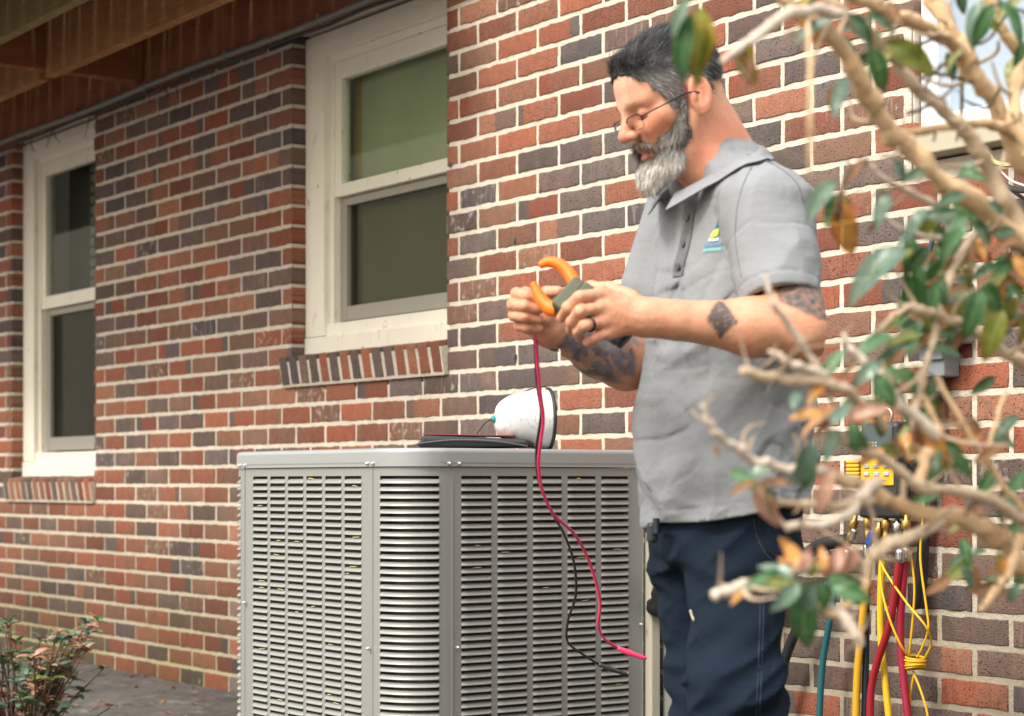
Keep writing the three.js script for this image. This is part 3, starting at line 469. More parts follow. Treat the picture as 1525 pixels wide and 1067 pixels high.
// ---- on the lid ----
const LID = 0.8245;
{
  const t = thing('zip_pouch', 'flat black zipped pouch with red lining lying on the condenser lid', 'pouch', V((712 - HX) / F * 4.62, LID, -4.62), -0.12);
  const g = new RoundedBoxGeometry(0.258, 0.030, 0.15, 5, 0.012); { const p = g.attributes.position; for (let i = 0; i < p.count; i++) { const x = p.getX(i), y = p.getY(i), z = p.getZ(i); p.setY(i, y * (1 - 0.25 * sstep(0, 0.13, x)) + 0.004 * PN.noise(x * 22, 2, z * 25) - 0.006 * sstep(0.02, 0.13, x) * (y > 0 ? 1 : 0)); p.setX(i, x * (1 + 0.03 * (y < 0 ? 1 : -1)) + 0.004 * PN.noise(y * 60, z * 20, 1)); } g.computeVertexNormals(); }
  part('body', move(g, 0, 0.016, 0), mat({ color: C(0.02, 0.021, 0.024), roughness: 0.75 }), t);
  part('lining', box(0.21, 0.003, 0.13, -0.015, 0.0325, 0.002, 0.001).rotateZ(-0.02), mat({ color: C(0.20, 0.025, 0.025), roughness: 0.8 }), t);
  part('zip', tube([V(-0.13, 0.013, 0.078), V(-0.05, 0.021, 0.079), V(0.05, 0.018, 0.079), V(0.125, 0.007, 0.077)], 0.0022, 30, 6), mat({ color: C(0.05, 0.05, 0.055), roughness: 0.5 }), t);
}
{
  const Z = 4.62, k = F / Z, c = V((815 - HX) / k, CY + (HY - 628) / k, -Z), t = thing('domed_cap', 'white dome with black rim and teal tip standing behind the black pouch', 'dome', V(c.x, LID, -Z), 0.22);
  const r = 44.5 / k, h = 80 / k, pts = []; for (let i = 0; i <= 24; i++) { const a = i / 24 * Math.PI / 2; pts.push(new THREE.Vector2(Math.max(0.0001, r * Math.cos(a) ** 0.66), h * Math.sin(a))); }
  const L = new THREE.LatheGeometry(pts, 48); { const p = L.attributes.position; for (let i = 0; i < p.count; i++) { const x = p.getX(i), y = p.getY(i), z = p.getZ(i), q = 0.0014 * PN.noise(x * 60, y * 60, z * 60) + 0.0012 * Math.abs(PN.noise(x * 25, y * 40, z * 25)); p.setXYZ(i, x * (1 - q * 14), y - q, z * (1 - q * 14)); } L.computeVertexNormals(); }
  const cy = r + 0.001, crackTex = dataTex(512, 256, (u, v) => { const a = Math.abs(tnoise(u, v, 5, 3, 3)), b = tnoise(u, v, 16, 7, 3); let k = 0.60 + 0.05 * b; if (a < 0.012) k *= 0.72; return [k, k, k * 1.01]; });
  part('shell', L.rotateZ(Math.PI / 2).translate(0, cy, 0), mat({ map: crackTex, roughness: 0.55 }), t);
  part('rim', new THREE.TorusGeometry(r + 0.001, 0.0042, 10, 48).rotateY(Math.PI / 2).translate(0.002, cy, 0), black, t);
  part('back_plate', new THREE.CylinderGeometry(r, r, 0.004, 40).rotateZ(Math.PI / 2).translate(0.001, cy, 0), mat({ color: C(0.05, 0.05, 0.05) }), t);
  const kn = part('knob', new THREE.LatheGeometry([[0, 0.007], [0.005, 0.0065], [0.0085, 0.003], [0.0085, -0.002], [0.0001, -0.004]].map((p) => new THREE.Vector2(...p)), 18).rotateZ(Math.PI / 2).translate(-h - 0.001, cy, 0), mat({ color: C(0.01, 0.22, 0.24), roughness: 0.4 }), t);
  part('cord', tube([V(-h - 0.006, cy, 0), V(-h - 0.022, cy - 0.008, 0.005), V(-h - 0.045, cy - 0.035, 0.01), V(-h - 0.055, cy - 0.05, 0.01)], 0.0018, 20, 6), black, kn);
  // the cord over the crown
  part('strap', tube([V(-0.065, cy + r * 0.86, 0.004), V(-0.03, cy + r + 0.004, 0.004), V(-0.006, cy + r + 0.006, 0.004), V(0.002, cy + r + 0.001, 0.0)], 0.0016, 20, 6), black, t);
}

// ================= GAUGES AND HOSES, JUNCTION BOX (right) =================
const yellowP = mat({ color: C(0.75, 0.42, 0.015), roughness: 0.45 }), brass = mat({ color: C(0.62, 0.40, 0.12), metalness: 1, roughness: 0.35 }), steel = mat({ color: C(0.6, 0.6, 0.6), metalness: 1, roughness: 0.3 });
const wallAt = (px, py, n = 0.05) => { let s = px2s(px), p; for (let i = 0; i < 6; i++) { p = wallPt(s, 0, n); const e = px - (HX + F * p.x / -p.z); s += e / (F * (SN * -p.z + CS * p.x) / (p.z * p.z)); } p = wallPt(s, 0, n); p.y = CY + (HY - py) / F * -p.z; return p; };
const wl = (p) => { const d = p.clone().sub(wallPt(0, 0, 0)); return V(d.x * SN + d.z * CS, d.y, -d.x * CS + d.z * SN); };     // place in wall axes
{
  const base = wl(wallAt(1315, 742, 0.09)), t = wallThing('manifold_gauge', 'yellow and black digital gauge hanging on the brick behind the branches', 'gauge', base.x, base.y, 0.05);
  const body = part('body', box(0.112, 0.165, 0.05, 0, 0.083, 0.03, 0.012), mat({ color: C(0.03, 0.032, 0.036), roughness: 0.5 }), t);
  part('face_plate', box(0.098, 0.062, 0.004, 0.0, 0.058, 0.0565, 0.002), yellowP, t);
  part('screen', box(0.092, 0.056, 0.004, 0.0, 0.128, 0.0565, 0.002), mat({ color: C(0.06, 0.085, 0.085), roughness: 0.2 }), t);
  const bt = []; for (let i = 0; i < 3; i++) for (let j = 0; j < 2; j++) bt.push(box(0.016, 0.008, 0.004, -0.03 + i * 0.03, 0.052 + j * 0.017, 0.0597, 0.0015)); part('button', merge(bt), mat({ color: C(0.42, 0.44, 0.46), roughness: 0.5 }), t);
  const cv = document.createElement('canvas'); cv.width = 256; cv.height = 64; const x = cv.getContext('2d'); x.fillStyle = '#dca612'; x.fillRect(0, 0, 256, 64); x.fillStyle = '#181410'; x.font = 'bold 44px sans-serif'; x.textAlign = 'center'; x.fillText('Fieldpiece', 128, 48);
  const ct = new THREE.CanvasTexture(cv); ct.colorSpace = THREE.SRGBColorSpace; part('name_plate', new THREE.PlaneGeometry(0.056, 0.013).translate(0.004, 0.0375, 0.0592), mat({ map: ct, roughness: 0.5 }), t);
  const cv2 = document.createElement('canvas'); cv2.width = 128; cv2.height = 64; const x2 = cv2.getContext('2d'); x2.fillStyle = '#4a5756'; x2.fillRect(0, 0, 128, 64); x2.fillStyle = '#98aaa4'; x2.font = 'bold 30px monospace'; for (let i = 0; i < 4; i++) { x2.fillRect(14 + i * 14, 40, 9, 4); x2.fillRect(14 + i * 14, 50, 9, 4); x2.fillRect(14 + i * 14, 40, 3, 14); }
  const ct2 = new THREE.CanvasTexture(cv2); ct2.colorSpace = THREE.SRGBColorSpace; part('readout', new THREE.PlaneGeometry(0.084, 0.046).translate(0, 0.128, 0.0587), mat({ map: ct2, roughness: 0.25 }), t);
  part('side_grip', merge([0, 1, 2, 3, 4].map((i) => box(0.04, 0.007, 0.045, -0.082, 0.045 + i * 0.0085, 0.03, 0.003))), yellowP, t);
  part('manifold_block', box(0.125, 0.04, 0.045, 0, -0.024, 0.03, 0.008), black, t);
  part('hook', new THREE.TorusGeometry(0.018, 0.003, 8, 20).translate(0, 0.178, 0.03), steel, t);
  const fits = [[1268, 794, brass], [1293, 792, brass], [1307, 806, brass], [1320, 795, brass], [1337, 800, steel], [1350, 796, brass]];
  const inv = (p) => wl(p).sub(V(base.x, base.y, 0.05));
  for (const [px, py, m] of fits) {
    const p = inv(wallAt(px, py, 0.085)), tilt = px < 1280 ? 0.35 : px > 1300 && px < 1312 ? 0.15 : 0, g = new THREE.LatheGeometry([[0.0001, 0.042], [0.005, 0.042], [0.006, 0.03], [0.0105, 0.029], [0.0105, 0.012], [0.007, 0.011], [0.007, 0.0], [0.0088, -0.002], [0.0088, -0.016], [0.0055, -0.018], [0.0055, -0.036], [0.0001, -0.036]].map((q) => new THREE.Vector2(...q)), 12).rotateZ(-tilt);
    part('fitting', g, m, t, p);
  }
  part('valve_handle', box(0.016, 0.036, 0.012, 0, 0, 0, 0.004).rotateZ(-0.4), mat({ color: C(0.015, 0.07, 0.3), roughness: 0.4 }), t, inv(wallAt(1297, 802, 0.10)));
  part('valve_handle', box(0.014, 0.03, 0.012, 0, 0, 0, 0.004).rotateZ(-0.35), steel, t, inv(wallAt(1271, 798, 0.10)));
}
function hose(label, pts, r, m, group, n = 0.09) {
  const p = pts.map(([a, b, c], i) => wallAt(a, b, c ?? n)); const o = p[p.length - 1];
  const t = thing('hose', label, 'hose', o, 0, group); part('hose_tube', tube(p.map((q) => q.clone().sub(o)), r, 60, 10), m, t);
  part('collar', tube([p[0].clone().sub(o).add(V(0, 0.004, 0)), p[0].clone().sub(o).add(V(0, -0.022, 0))], r * 1.25, 4, 10), steel, t);
}
const rub = (r, g, b) => mat({ color: C(r, g, b), roughness: 0.38 });
hose('mustard hose hanging leftmost of the yellow pair under the gauge', [[1300, 812], [1293, 850], [1283, 941], [1277, 1010], [1275, 1090], [1276, 1200]], 0.0086, rub(0.62, 0.33, 0.02));
hose('bright yellow hose hanging between the two dark red hoses and the mustard hose', [[1316, 818], [1313, 860], [1312, 941], [1318, 1010], [1325, 1080], [1330, 1200]], 0.0078, rub(0.72, 0.45, 0.02));
hose('red hose sweeping left across the others under the gauge', [[1341, 822], [1338, 850], [1325, 930], [1306, 990], [1298, 1028], [1296, 1090], [1297, 1200]], 0.0086, rub(0.30, 0.012, 0.022), undefined, 0.115);
hose('red hose hanging straight down rightmost under the gauge', [[1349, 820], [1346, 860], [1341, 941], [1347, 1020], [1355, 1090], [1362, 1200]], 0.0086, rub(0.30, 0.012, 0.035), undefined, 0.10);
hose('black hose hanging right behind the mustard hose', [[1292, 815], [1291, 860], [1290, 960], [1288, 1090], [1288, 1200]], 0.0078, rub(0.015, 0.025, 0.035), undefined, 0.07);
hose('teal hose curving down the brick beside the man\'s leg', [[1262, 822], [1250, 850], [1238, 915], [1226, 985], [1221, 1060], [1219, 1200]], 0.0078, rub(0.012, 0.10, 0.12), undefined, 0.08);
{
  const o = wallAt(1363, 987, 0.08), P = (l) => l.map(([a, b, n]) => wallAt(a, b, n ?? 0.085).sub(o)), t = thing('cord_bundle', 'thin yellow cord tied in a coiled bundle hanging right of the red hoses', 'cord', o);
  const m = mat({ color: C(0.78, 0.44, 0.01), roughness: 0.5 });
  part('cord_strand', merge([tube(P([[1376, 745], [1374, 780], [1371, 830], [1380, 905], [1383, 935], [1376, 960], [1366, 980]]), 0.0025, 50, 6), tube(P([[1356, 822], [1362, 870], [1360, 920], [1354, 975]]), 0.0025, 40, 6), tube(P([[1310, 832, 0.12], [1318, 850, 0.12], [1352, 900, 0.12], [1380, 935, 0.11], [1387, 960], [1378, 980]]), 0.0025, 50, 6), tube(P([[1311, 835, 0.12], [1314, 880, 0.125], [1328, 930, 0.125], [1344, 965, 0.11], [1354, 980]]), 0.0025, 50, 6), tube(P([[1360, 1000], [1372, 1030], [1382, 1066], [1386, 1120]]), 0.0025, 30, 6), tube(P([[1362, 1002], [1357, 1030], [1354, 1060]]), 0.0025, 30, 6)]), m, t);
  const cl = []; for (let i = 0; i < 5; i++) cl.push(new THREE.TorusGeometry(0.020 + 0.002 * (i % 2), 0.0026, 6, 28).rotateX(Math.PI / 2 - 0.25 + i * 0.1).rotateY(0.4).translate(0, -0.012 + i * 0.0055, 0)); part('coil_wrap', merge(cl), m, t);
  part('tie', new THREE.SphereGeometry(0.0145, 14, 10).scale(1, 0.85, 0.8), black, t);
}
{
  const base = wl(wallAt(1415, 562, 0.0)), t = wallThing('junction_box', 'small grey electrical box fixed to the brick under the leaves', 'electrical box', base.x, base.y, 0.0), g = mat({ color: C(0.20, 0.225, 0.245), roughness: 0.45 });
  part('box', box(0.062, 0.075, 0.05, 0, 0.036, 0.027, 0.005), g, t);
  part('cover', box(0.066, 0.04, 0.012, 0, 0.054, 0.055, 0.004), g, t);
  part('connector', move(new THREE.CylinderGeometry(0.015, 0.013, 0.03, 14), -0.008, -0.016, 0.028), g, t);
  part('conduit', tube([V(-0.008, -0.02, 0.028), V(-0.012, -0.1, 0.028), V(-0.03, -0.24, 0.03), V(-0.07, -0.5, 0.03)], 0.012, 40, 10), black, t);
  part('conduit', tube([V(-0.03, 0.03, 0.02), V(-0.034, -0.06, 0.02), V(-0.04, -0.2, 0.022), V(-0.06, -0.5, 0.022)], 0.009, 40, 8), black, t);
}
{
  const base = wl(wallAt(1422, 520, 0.0)), t = wallThing('meter_cabinet', 'grey metal cabinet mounted on the brick behind the thickest leaves', 'electrical cabinet', base.x, base.y, 0.0), g = mat({ color: C(0.22, 0.24, 0.255), roughness: 0.45, metalness: 0.3 });
  part('body', box(0.12, 0.13, 0.09, 0.0, 0.073, 0.047, 0.006), g, t); part('door', box(0.126, 0.11, 0.012, 0, 0.075, 0.096, 0.004), g, t); part('latch', box(0.012, 0.02, 0.008, 0.05, 0.05, 0.104, 0.002), steel, t);
  part('cable', tube([V(-0.03, 0.135, 0.03), V(-0.045, 0.2, 0.03), V(-0.03, 0.27, 0.02), V(-0.02, 0.33, 0.004)], 0.006, 30, 8), mat({ color: C(0.02, 0.05, 0.1), roughness: 0.4 }), t);
}
{
  const o = wallAt(1495, 250, 0.03), P = (l) => l.map(([a, b, n]) => wallAt(a, b, n ?? 0.05).sub(o)), t = thing('cable_loop', 'loops of black white and tan cable hanging under the ledge at right', 'cable', o);
  part('black_cable', merge([tube(P([[1472, 226], [1482, 262], [1500, 278], [1530, 284], [1570, 270]]), 0.006, 40, 8), tube(P([[1470, 228, 0.03], [1490, 268, 0.03], [1530, 300, 0.03]]), 0.004, 30, 6)]), black, t);
  part('white_cable', tube(P([[1474, 228], [1488, 250], [1505, 268], [1530, 278]]), 0.0025, 30, 6), mat({ color: C(0.6, 0.58, 0.55) }), t);
  part('tan_cable', tube(P([[1470, 226, 0.06], [1480, 240, 0.06], [1500, 246, 0.06], [1540, 238, 0.06]]), 0.005, 30, 6), mat({ color: C(0.5, 0.36, 0.15) }), t);
}
{
  const o = wallAt(1200, 850, 0.05), P = (l) => l.map(([a, b, n]) => wallAt(a, b, n ?? 0.07).sub(o)), t = thing('line_set', 'dark insulated pipes clipped low along the brick behind the man', 'pipes', o);
  part('insulated_pipe', tube(P([[1000, 905], [1120, 880], [1185, 838], [1225, 812], [1262, 806]]), 0.016, 50, 10), black, t);
  part('copper_pipe', tube(P([[1000, 925], [1120, 900], [1190, 850], [1235, 824]]), 0.007, 50, 8), mat({ color: C(0.05, 0.06, 0.07), roughness: 0.4 }), t);
  part('insulated_pipe', tube(P([[1235, 870], [1205, 905], [1170, 980], [1150, 1080]]), 0.012, 40, 10), black, t);
}

// ================= THE MAN =================
const FW = V(-0.92, 0, 0.39), LF = V(0.39, 0, 0.92), UP = V(0, 1, 0), ZM = 3.4, KM = F / ZM;
const yp = (py) => CY + (HY - py) / KM;                       // height of a measured level at the man's distance
const man = thing('person', 'man in grey polo shirt and navy work trousers checking a meter in his hands', 'person', V(W(1080, 700, ZM).x, groundY(0.4, 1.2), -ZM));
const MO = man.position.clone();
const onMan = (name, g, m, parent = man) => part(name, parent === man ? g.translate(-MO.x, -MO.y, -MO.z) : g, m, parent);
const fabricBump = dataTex(512, 512, (u, v) => clamp(0.5 + 0.07 * Math.sin(u * 512 * 0.8) * Math.sin(v * 512 * 0.8) + 0.55 * tnoise(u, v, 4, 3, 3) + 0.3 * (0.25 - Math.abs(tnoise(u, v, 7, 9, 3))) + 0.12 * tnoise(u, v, 22, 5, 3), 0, 1), false, [4, 4]);
const clothMat = (r, g, b, o = {}) => { const t = dataTex(256, 256, (u, v) => { const k = 1 + 0.22 * tnoise(u, v, 5, 2, 4) + 0.12 * tnoise(u, v, 60, 2, 2); return [r * k, g * k, b * k]; }, true, [2.2, 2.2]); return mat({ map: t, bumpMap: fabricBump, bumpScale: 0.0065, roughness: 0.95, specularIntensity: 0.25, sheen: 0.2, sheenRoughness: 0.6, sheenColor: C(r * 1.5, g * 1.5, b * 1.5), ...o }); };
const shirtMat = clothMat(0.256, 0.266, 0.282), trouserMat = clothMat(0.010, 0.0178, 0.031, { sheen: 0.05 });
const skinBump = dataTex(256, 256, (u, v) => clamp(0.5 + 0.5 * tnoise(u, v, 40, 3, 3) + 0.4 * tnoise(u, v, 9, 3, 3), 0, 1), false, [9, 9]);
const skinMat = mat({ vertexColors: true, roughness: 0.52, bumpMap: skinBump, bumpScale: 0.0012, sheen: 0.15, sheenColor: C(0.8, 0.45, 0.35) });
const S = { base: [0.61, 0.305, 0.185], red: [0.56, 0.18, 0.10], pale: [0.72, 0.46, 0.35] };

// --- torso table: level, centre, half depth (forwards), half width (sideways)
const TT = [[205, 1066, 0.055, 0.055], [236, 1078, 0.066, 0.080], [262, 1086, 0.082, 0.125], [305, 1098, 0.096, 0.170], [355, 1098, 0.107, 0.178], [430, 1090, 0.117, 0.170], [530, 1080, 0.129, 0.162], [620, 1079, 0.138, 0.163], [700, 1079, 0.141, 0.166], [760, 1085, 0.132, 0.163], [830, 1090, 0.125, 0.170], [900, 1094, 0.12, 0.16]].map(([py, px, a, b]) => [yp(py), (px - HX) / KM, a, b]);
function torso(y) { let i = 0; while (i < TT.length - 2 && y < TT[i + 1][0]) i++; const A = TT[i], B = TT[i + 1], t = clamp((A[0] - y) / (A[0] - B[0]), 0, 1), s = t * t * (3 - 2 * t) * 0.5 + t * 0.5; return [lerp(A[1], B[1], s), lerp(A[2], B[2], s), lerp(A[3], B[3], s)]; }
const uvOf = (x, y, z) => { const [cx] = torso(y), dx = x - cx, dz = z + ZM; return [dx * FW.x + dz * FW.z, dx * LF.x + dz * LF.z]; };
const SHL = W(1145, 322, 3.25), SLE = W(1163, 452, 3.185), ELB = W(1194, 490, 3.16), WRI = W(962, 473, 3.12);
const SHR = W(1026, 318, 3.52), ELR = W(932, 540, 3.49), WRR = W(817, 490, 3.335);
const sleeveAx = SLE.clone().sub(SHL).normalize();
function shirtSDF(x, y, z) {
  const [cx, a, b] = torso(y), dx = x - cx, dz = z + ZM, u = dx * FW.x + dz * FW.z, v = dx * LF.x + dz * LF.z;
  let d = ((Math.abs(u / a) ** 2.25 + Math.abs(v / b) ** 2.25) ** (1 / 2.25) - 1) * Math.min(a, b) * 0.92;
  d = Math.max(d, y - yp(214));
  const low = sstep(yp(470), yp(640), y), chest = 1 - low;
  // folds: drag lines from the belly up towards the armpit, slack above the hem, soft verticals on the chest
  const ac = u * 0.72 + (y - 1) * 0.62, al = -u * 0.65 + (y - 1) * 0.75;
  const f1 = PN.noise(ac * 10.5 + 1.0 * PN.noise(al * 4, v * 4, 2), al * 2.4, v * 3 + 4), f2 = PN.noise(ac * 30, al * 6 + 7, v * 5), f3 = PN.noise(u * 22 + y * 3, y * 4, v * 14 + 11), f4 = PN.noise((u + v * 0.4) * 12, (y - u * 0.5) * 20, 3);
  const rg = (n) => 0.5 - Math.abs(n) * 1.7;
  const hem = 1 - sstep(yp(770), yp(690), y);
  d -= low * (0.018 * rg(f1) + 0.0035 * rg(f2)) + chest * (0.008 * rg(f3) + 0.003 * rg(f2)) * (0.35 + 0.65 * (1 - sstep(0.05, 0.02, Math.abs(y - yp(365))) * sstep(-0.03, 0.02, v) * sstep(0.17, 0.13, v))) + hem * 0.003 * rg(f4);
  const cr = (n, w) => Math.max(0, 1 - Math.abs(n) * w) ** 2;              // sharp creases where the cloth breaks
  const c1 = PN.noise(ac * 11 + 5, al * 2.2 + 1.5 * PN.noise(u * 9, y * 7, 2), v * 2 + 9), c2 = PN.noise(ac * 24 + 2, al * 4 + PN.noise(u * 14, y * 12, 7), v * 4 + 1), c3 = PN.noise(u * 13 + y * 2.5 + 0.5 * PN.noise(y * 8, u * 8, 1), y * 2.6, v * 8 + 21);
  const plain = 1 - sstep(0.05, 0.02, Math.abs(y - yp(365))) * sstep(-0.03, 0.02, v) * sstep(0.17, 0.13, v);
  d += low * (0.0042 * cr(c1, 5) + 0.0010 * cr(c2, 5)) + chest * plain * (0.0030 * cr(c3, 5) + 0.0012 * cr(c2, 5));
  // right sleeve (far side)
  let s2 = cap(x, y, z, SHR, W(985, 430, 3.52), 0.078, 0.072); d = smin(d, s2, 0.04);
  // left sleeve
  const px = x - SHL.x, py = y - SHL.y, pz = z - SHL.z, t = px * sleeveAx.x + py * sleeveAx.y + pz * sleeveAx.z, L = SLE.distanceTo(SHL);
  let s = cap(x, y, z, SHL, SLE.clone().addScaledVector(sleeveAx, 0.05), 0.076, 0.060);
  const r1 = PN.noise(x * 9 + z * 10, y * 3.2, 6.5), r2 = PN.noise(x * 16 - z * 8, y * 15, 1.5);
  s -= 0.008 * rg(r1) + 0.004 * rg(r2) * sstep(0.02, 0.1, t);
  s += 0.0016 * sstep(0.004, 0.0, Math.abs(t - (L - 0.022)));                // stitched sleeve hem
  s = smax(s, t - L, 0.004); s = smax(s, -(cap(x, y, z, SHL, SLE.clone().addScaledVector(sleeveAx, 0.08), 0.060, 0.051) + (t < L - 0.07 ? 1 : 0)), 0.003);
  d = smin(d, s, lerp(0.05, 0.012, sstep(yp(300), yp(350), y)));
  const hy = yp(757) - 0.2 * clamp(u, -0.02, 0.2) - 0.03 * sstep(0, 0.17, -v);
  d = smax(d, hy - y, 0.004); d += 0.0012 * sstep(0.003, 0, Math.abs(y - hy - 0.024));
  // shoulder seam
  d += 0.0014 * sstep(0.003, 0, Math.abs(Math.hypot(px, py, pz) - 0.088)) * (s < 0.02 ? 1 : 0);
  return d;
}
const shirtGeo = surfaceNets(shirtSDF, [W(930, 0, 3.4).x - 0.05, yp(800), -3.68], [W(1230, 0, 3.2).x + 0.03, yp(205), -3.08], 0.0055, null, (x, y, z, a, b, c) => { const [u, v] = uvOf(x, y, z); return [Math.atan2(v, u) * 0.15, y]; });
const shirt = onMan('shirt', shirtGeo, shirtMat);
// point on the shirt front, sideways offset v, at a measured level
function onShirt(y, v, lift = 0) { const [cx, a] = torso(y); const q = (u) => V(cx + FW.x * u + LF.x * v, y, -ZM + FW.z * u + LF.z * v); let lo = 0, hi = 0.26; for (let i = 0; i < 24; i++) { const m = (lo + hi) / 2, p = q(m); shirtSDF(p.x, p.y, p.z) < 0 ? lo = m : hi = m; } const p = q(lo), e = 0.003, n = V(shirtSDF(p.x + e, p.y, p.z) - shirtSDF(p.x - e, p.y, p.z), shirtSDF(p.x, p.y + e, p.z) - shirtSDF(p.x, p.y - e, p.z), shirtSDF(p.x, p.y, p.z + e) - shirtSDF(p.x, p.y, p.z - e)).normalize(); return [p.addScaledVector(n, lift), n]; }
function shirtPatch(y0, y1, v0, v1, nv, ny, lift) { const g = new THREE.PlaneGeometry(1, 1, nv, ny), p = g.attributes.position; for (let i = 0; i < p.count; i++) { const [q] = onShirt(lerp(y0, y1, p.getY(i) + 0.5), lerp(v0, v1, p.getX(i) + 0.5), lift); p.setXYZ(i, q.x, q.y, q.z); } g.computeVertexNormals(); return g; }
{
  onMan('placket', shirtPatch(yp(418), yp(292), 0.004, 0.038, 6, 24, 0.0022), shirtMat);
  const bm = mat({ color: C(0.05, 0.055, 0.065), roughness: 0.35 });
  for (const py of [333, 371, 404]) { const [p, n] = onShirt(yp(py), 0.021, 0.004); const g = new THREE.LatheGeometry([[0.0001, 0.0012], [0.0035, 0.001], [0.0055, 0.0018], [0.006, 0.0006], [0.0055, -0.0008]].map((q) => new THREE.Vector2(...q)), 16); g.applyQuaternion(new THREE.Quaternion().setFromUnitVectors(UP, n)); onMan('button', g.translate(p.x, p.y, p.z), bm); }
  const cv = document.createElement('canvas'); cv.width = 256; cv.height = 320; const x = cv.getContext('2d');          // chest emblem: blue peak, green leaf, white swash, blurred lettering
  x.fillStyle = '#0f6f9c'; x.beginPath(); x.moveTo(138, 20); x.lineTo(168, 20); x.lineTo(160, 92); x.lineTo(108, 92); x.quadraticCurveTo(142, 60, 150, 12); x.fill();
  x.fillStyle = '#c4e94a'; x.beginPath(); x.moveTo(72, 168); x.quadraticCurveTo(84, 96, 190, 100); x.quadraticCurveTo(168, 168, 96, 172); x.fill(); x.fillStyle = '#f6faf4'; x.beginPath(); x.moveTo(60, 176); x.quadraticCurveTo(120, 192, 172, 176); x.lineTo(166, 200); x.quadraticCurveTo(110, 208, 56, 196); x.fill();
  x.fillStyle = 'rgba(70,124,176,0.8)'; const r = rng(3); for (let i = 0; i < 15; i++) x.fillRect(12 + i * 15.6, 218 + (r() < 0.3 ? 4 : 0), 5 + r() * 8, 30); x.fillStyle = 'rgba(92,142,186,0.42)'; x.fillRect(10, 216, 234, 34);
  x.fillStyle = 'rgba(96,196,190,0.75)'; for (let i = 0; i < 18; i++) x.fillRect(14 + i * 12.6, 262, 3 + r() * 6, 24); x.fillStyle = 'rgba(120,205,198,0.42)'; x.fillRect(12, 260, 230, 28);
  const t = new THREE.CanvasTexture(cv); t.colorSpace = THREE.SRGBColorSpace; onMan('emblem', shirtPatch(yp(393), yp(338), 0.076, 0.120, 10, 10, 0.0028), mat({ map: t, transparent: true, opacity: 0.85, roughness: 0.9 }));
}
const onFace = (f, m) => (px, py, z0 = 3.05, z1 = 3.7, lift = 0.0006) => { for (let z = z0; z < z1; z += 0.0015) { const p = W(px, py, z); if (f(p.x, p.y, p.z) < 0) return p.addScaledVector(V(0, 0, 1), lift); } return null; };
const seamLine = (name, f, l, r, m) => { const c = new THREE.CatmullRomCurve3(l.map(([x, y]) => V(x, y, 0))), P = []; for (let i = 0; i <= 26; i++) { const q = c.getPoint(i / 26), p = onFace(f)(q.x, q.y); if (p) P.push(p); } if (P.length > 4) onMan(name, tube(P, r, P.length * 2, 6), m); };
const seamMat = mat({ color: C(0.13, 0.132, 0.135), roughness: 0.95 }), jeanSeam = mat({ color: C(0.026, 0.038, 0.058), roughness: 0.95 }), gapMat = mat({ color: C(0.004, 0.005, 0.008), roughness: 1 });
for (const l of [[[1128, 236], [1110, 268], [1098, 312], [1096, 360], [1104, 412]], [[1112, 230], [1150, 244], [1186, 272], [1200, 312]]]) seamLine('seam', shirtSDF, l, 0.0011, seamMat);
{ // collar: a standing band that folds over and falls to two points
  const c0 = W(1052, 240, 3.38), rows = 7, n = 60, pos = [], uv = [], idx = [];
  for (let i = 0; i <= n; i++) {
    const th = lerp(-162, 162, i / n) * Math.PI / 180, f = (1 - Math.cos(th)) / 2, tip = Math.max(0, f - 0.72) / 0.28;
    const yTop = lerp(yp(204), yp(296), f ** 0.9), yLow = lerp(yp(240), yp(314), f ** 1.1) - 0.014 * tip;
    for (let j = 0; j <= rows; j++) {
      const t = j / rows, in0 = 0.5 * (1 - Math.abs(1 - t * 2.2)) , r = t < 0.3 ? 1.0 + 0.10 * Math.sin(t / 0.3 * 1.57) : 1.10 + (t - 0.3) / 0.7 * (0.27 + 0.12 * Math.abs(Math.sin(th)));
      const y = t < 0.22 ? yTop - 0.014 * (1 - t / 0.22) : lerp(yTop, yLow, (t - 0.22) / 0.78), sh = lerp(0, -0.018, f) * 0;
      const p = c0.clone().addScaledVector(FW, -Math.cos(th) * 0.071 * r + sh).addScaledVector(LF, Math.sin(th) * 0.074 * r); p.y = y + 0.002 * PN.noise(i * 0.2, j * 0.5, 3);
      if (t > 0.5) { let k = 0; while (shirtSDF(p.x, p.y, p.z) < 0.004 && k++ < 40) { p.addScaledVector(FW, -Math.cos(th) * 0.002).addScaledVector(LF, Math.sin(th) * 0.002); p.y += 0.0007; } }
      pos.push(p.x, p.y, p.z); uv.push(th * 0.08, y);
    }
  }
  for (let i = 0; i < n; i++) for (let j = 0; j < rows; j++) { const a = i * (rows + 1) + j, b = a + rows + 1; idx.push(a, b, a + 1, b, b + 1, a + 1); }
  const g = new THREE.BufferGeometry(); g.setAttribute('position', new THREE.Float32BufferAttribute(pos, 3)); g.setAttribute('uv', new THREE.Float32BufferAttribute(uv, 2)); g.setIndex(idx); g.computeVertexNormals();
  // a second, inner sheet gives the cloth its thickness
  const h = g.clone(), p = h.attributes.position, q = h.attributes.normal; for (let i = 0; i < p.count; i++) p.setXYZ(i, p.getX(i) - q.getX(i) * 0.0022, p.getY(i) - q.getY(i) * 0.0022, p.getZ(i) - q.getZ(i) * 0.0022);
  onMan('collar', merge([g, h]), shirtMat);
}
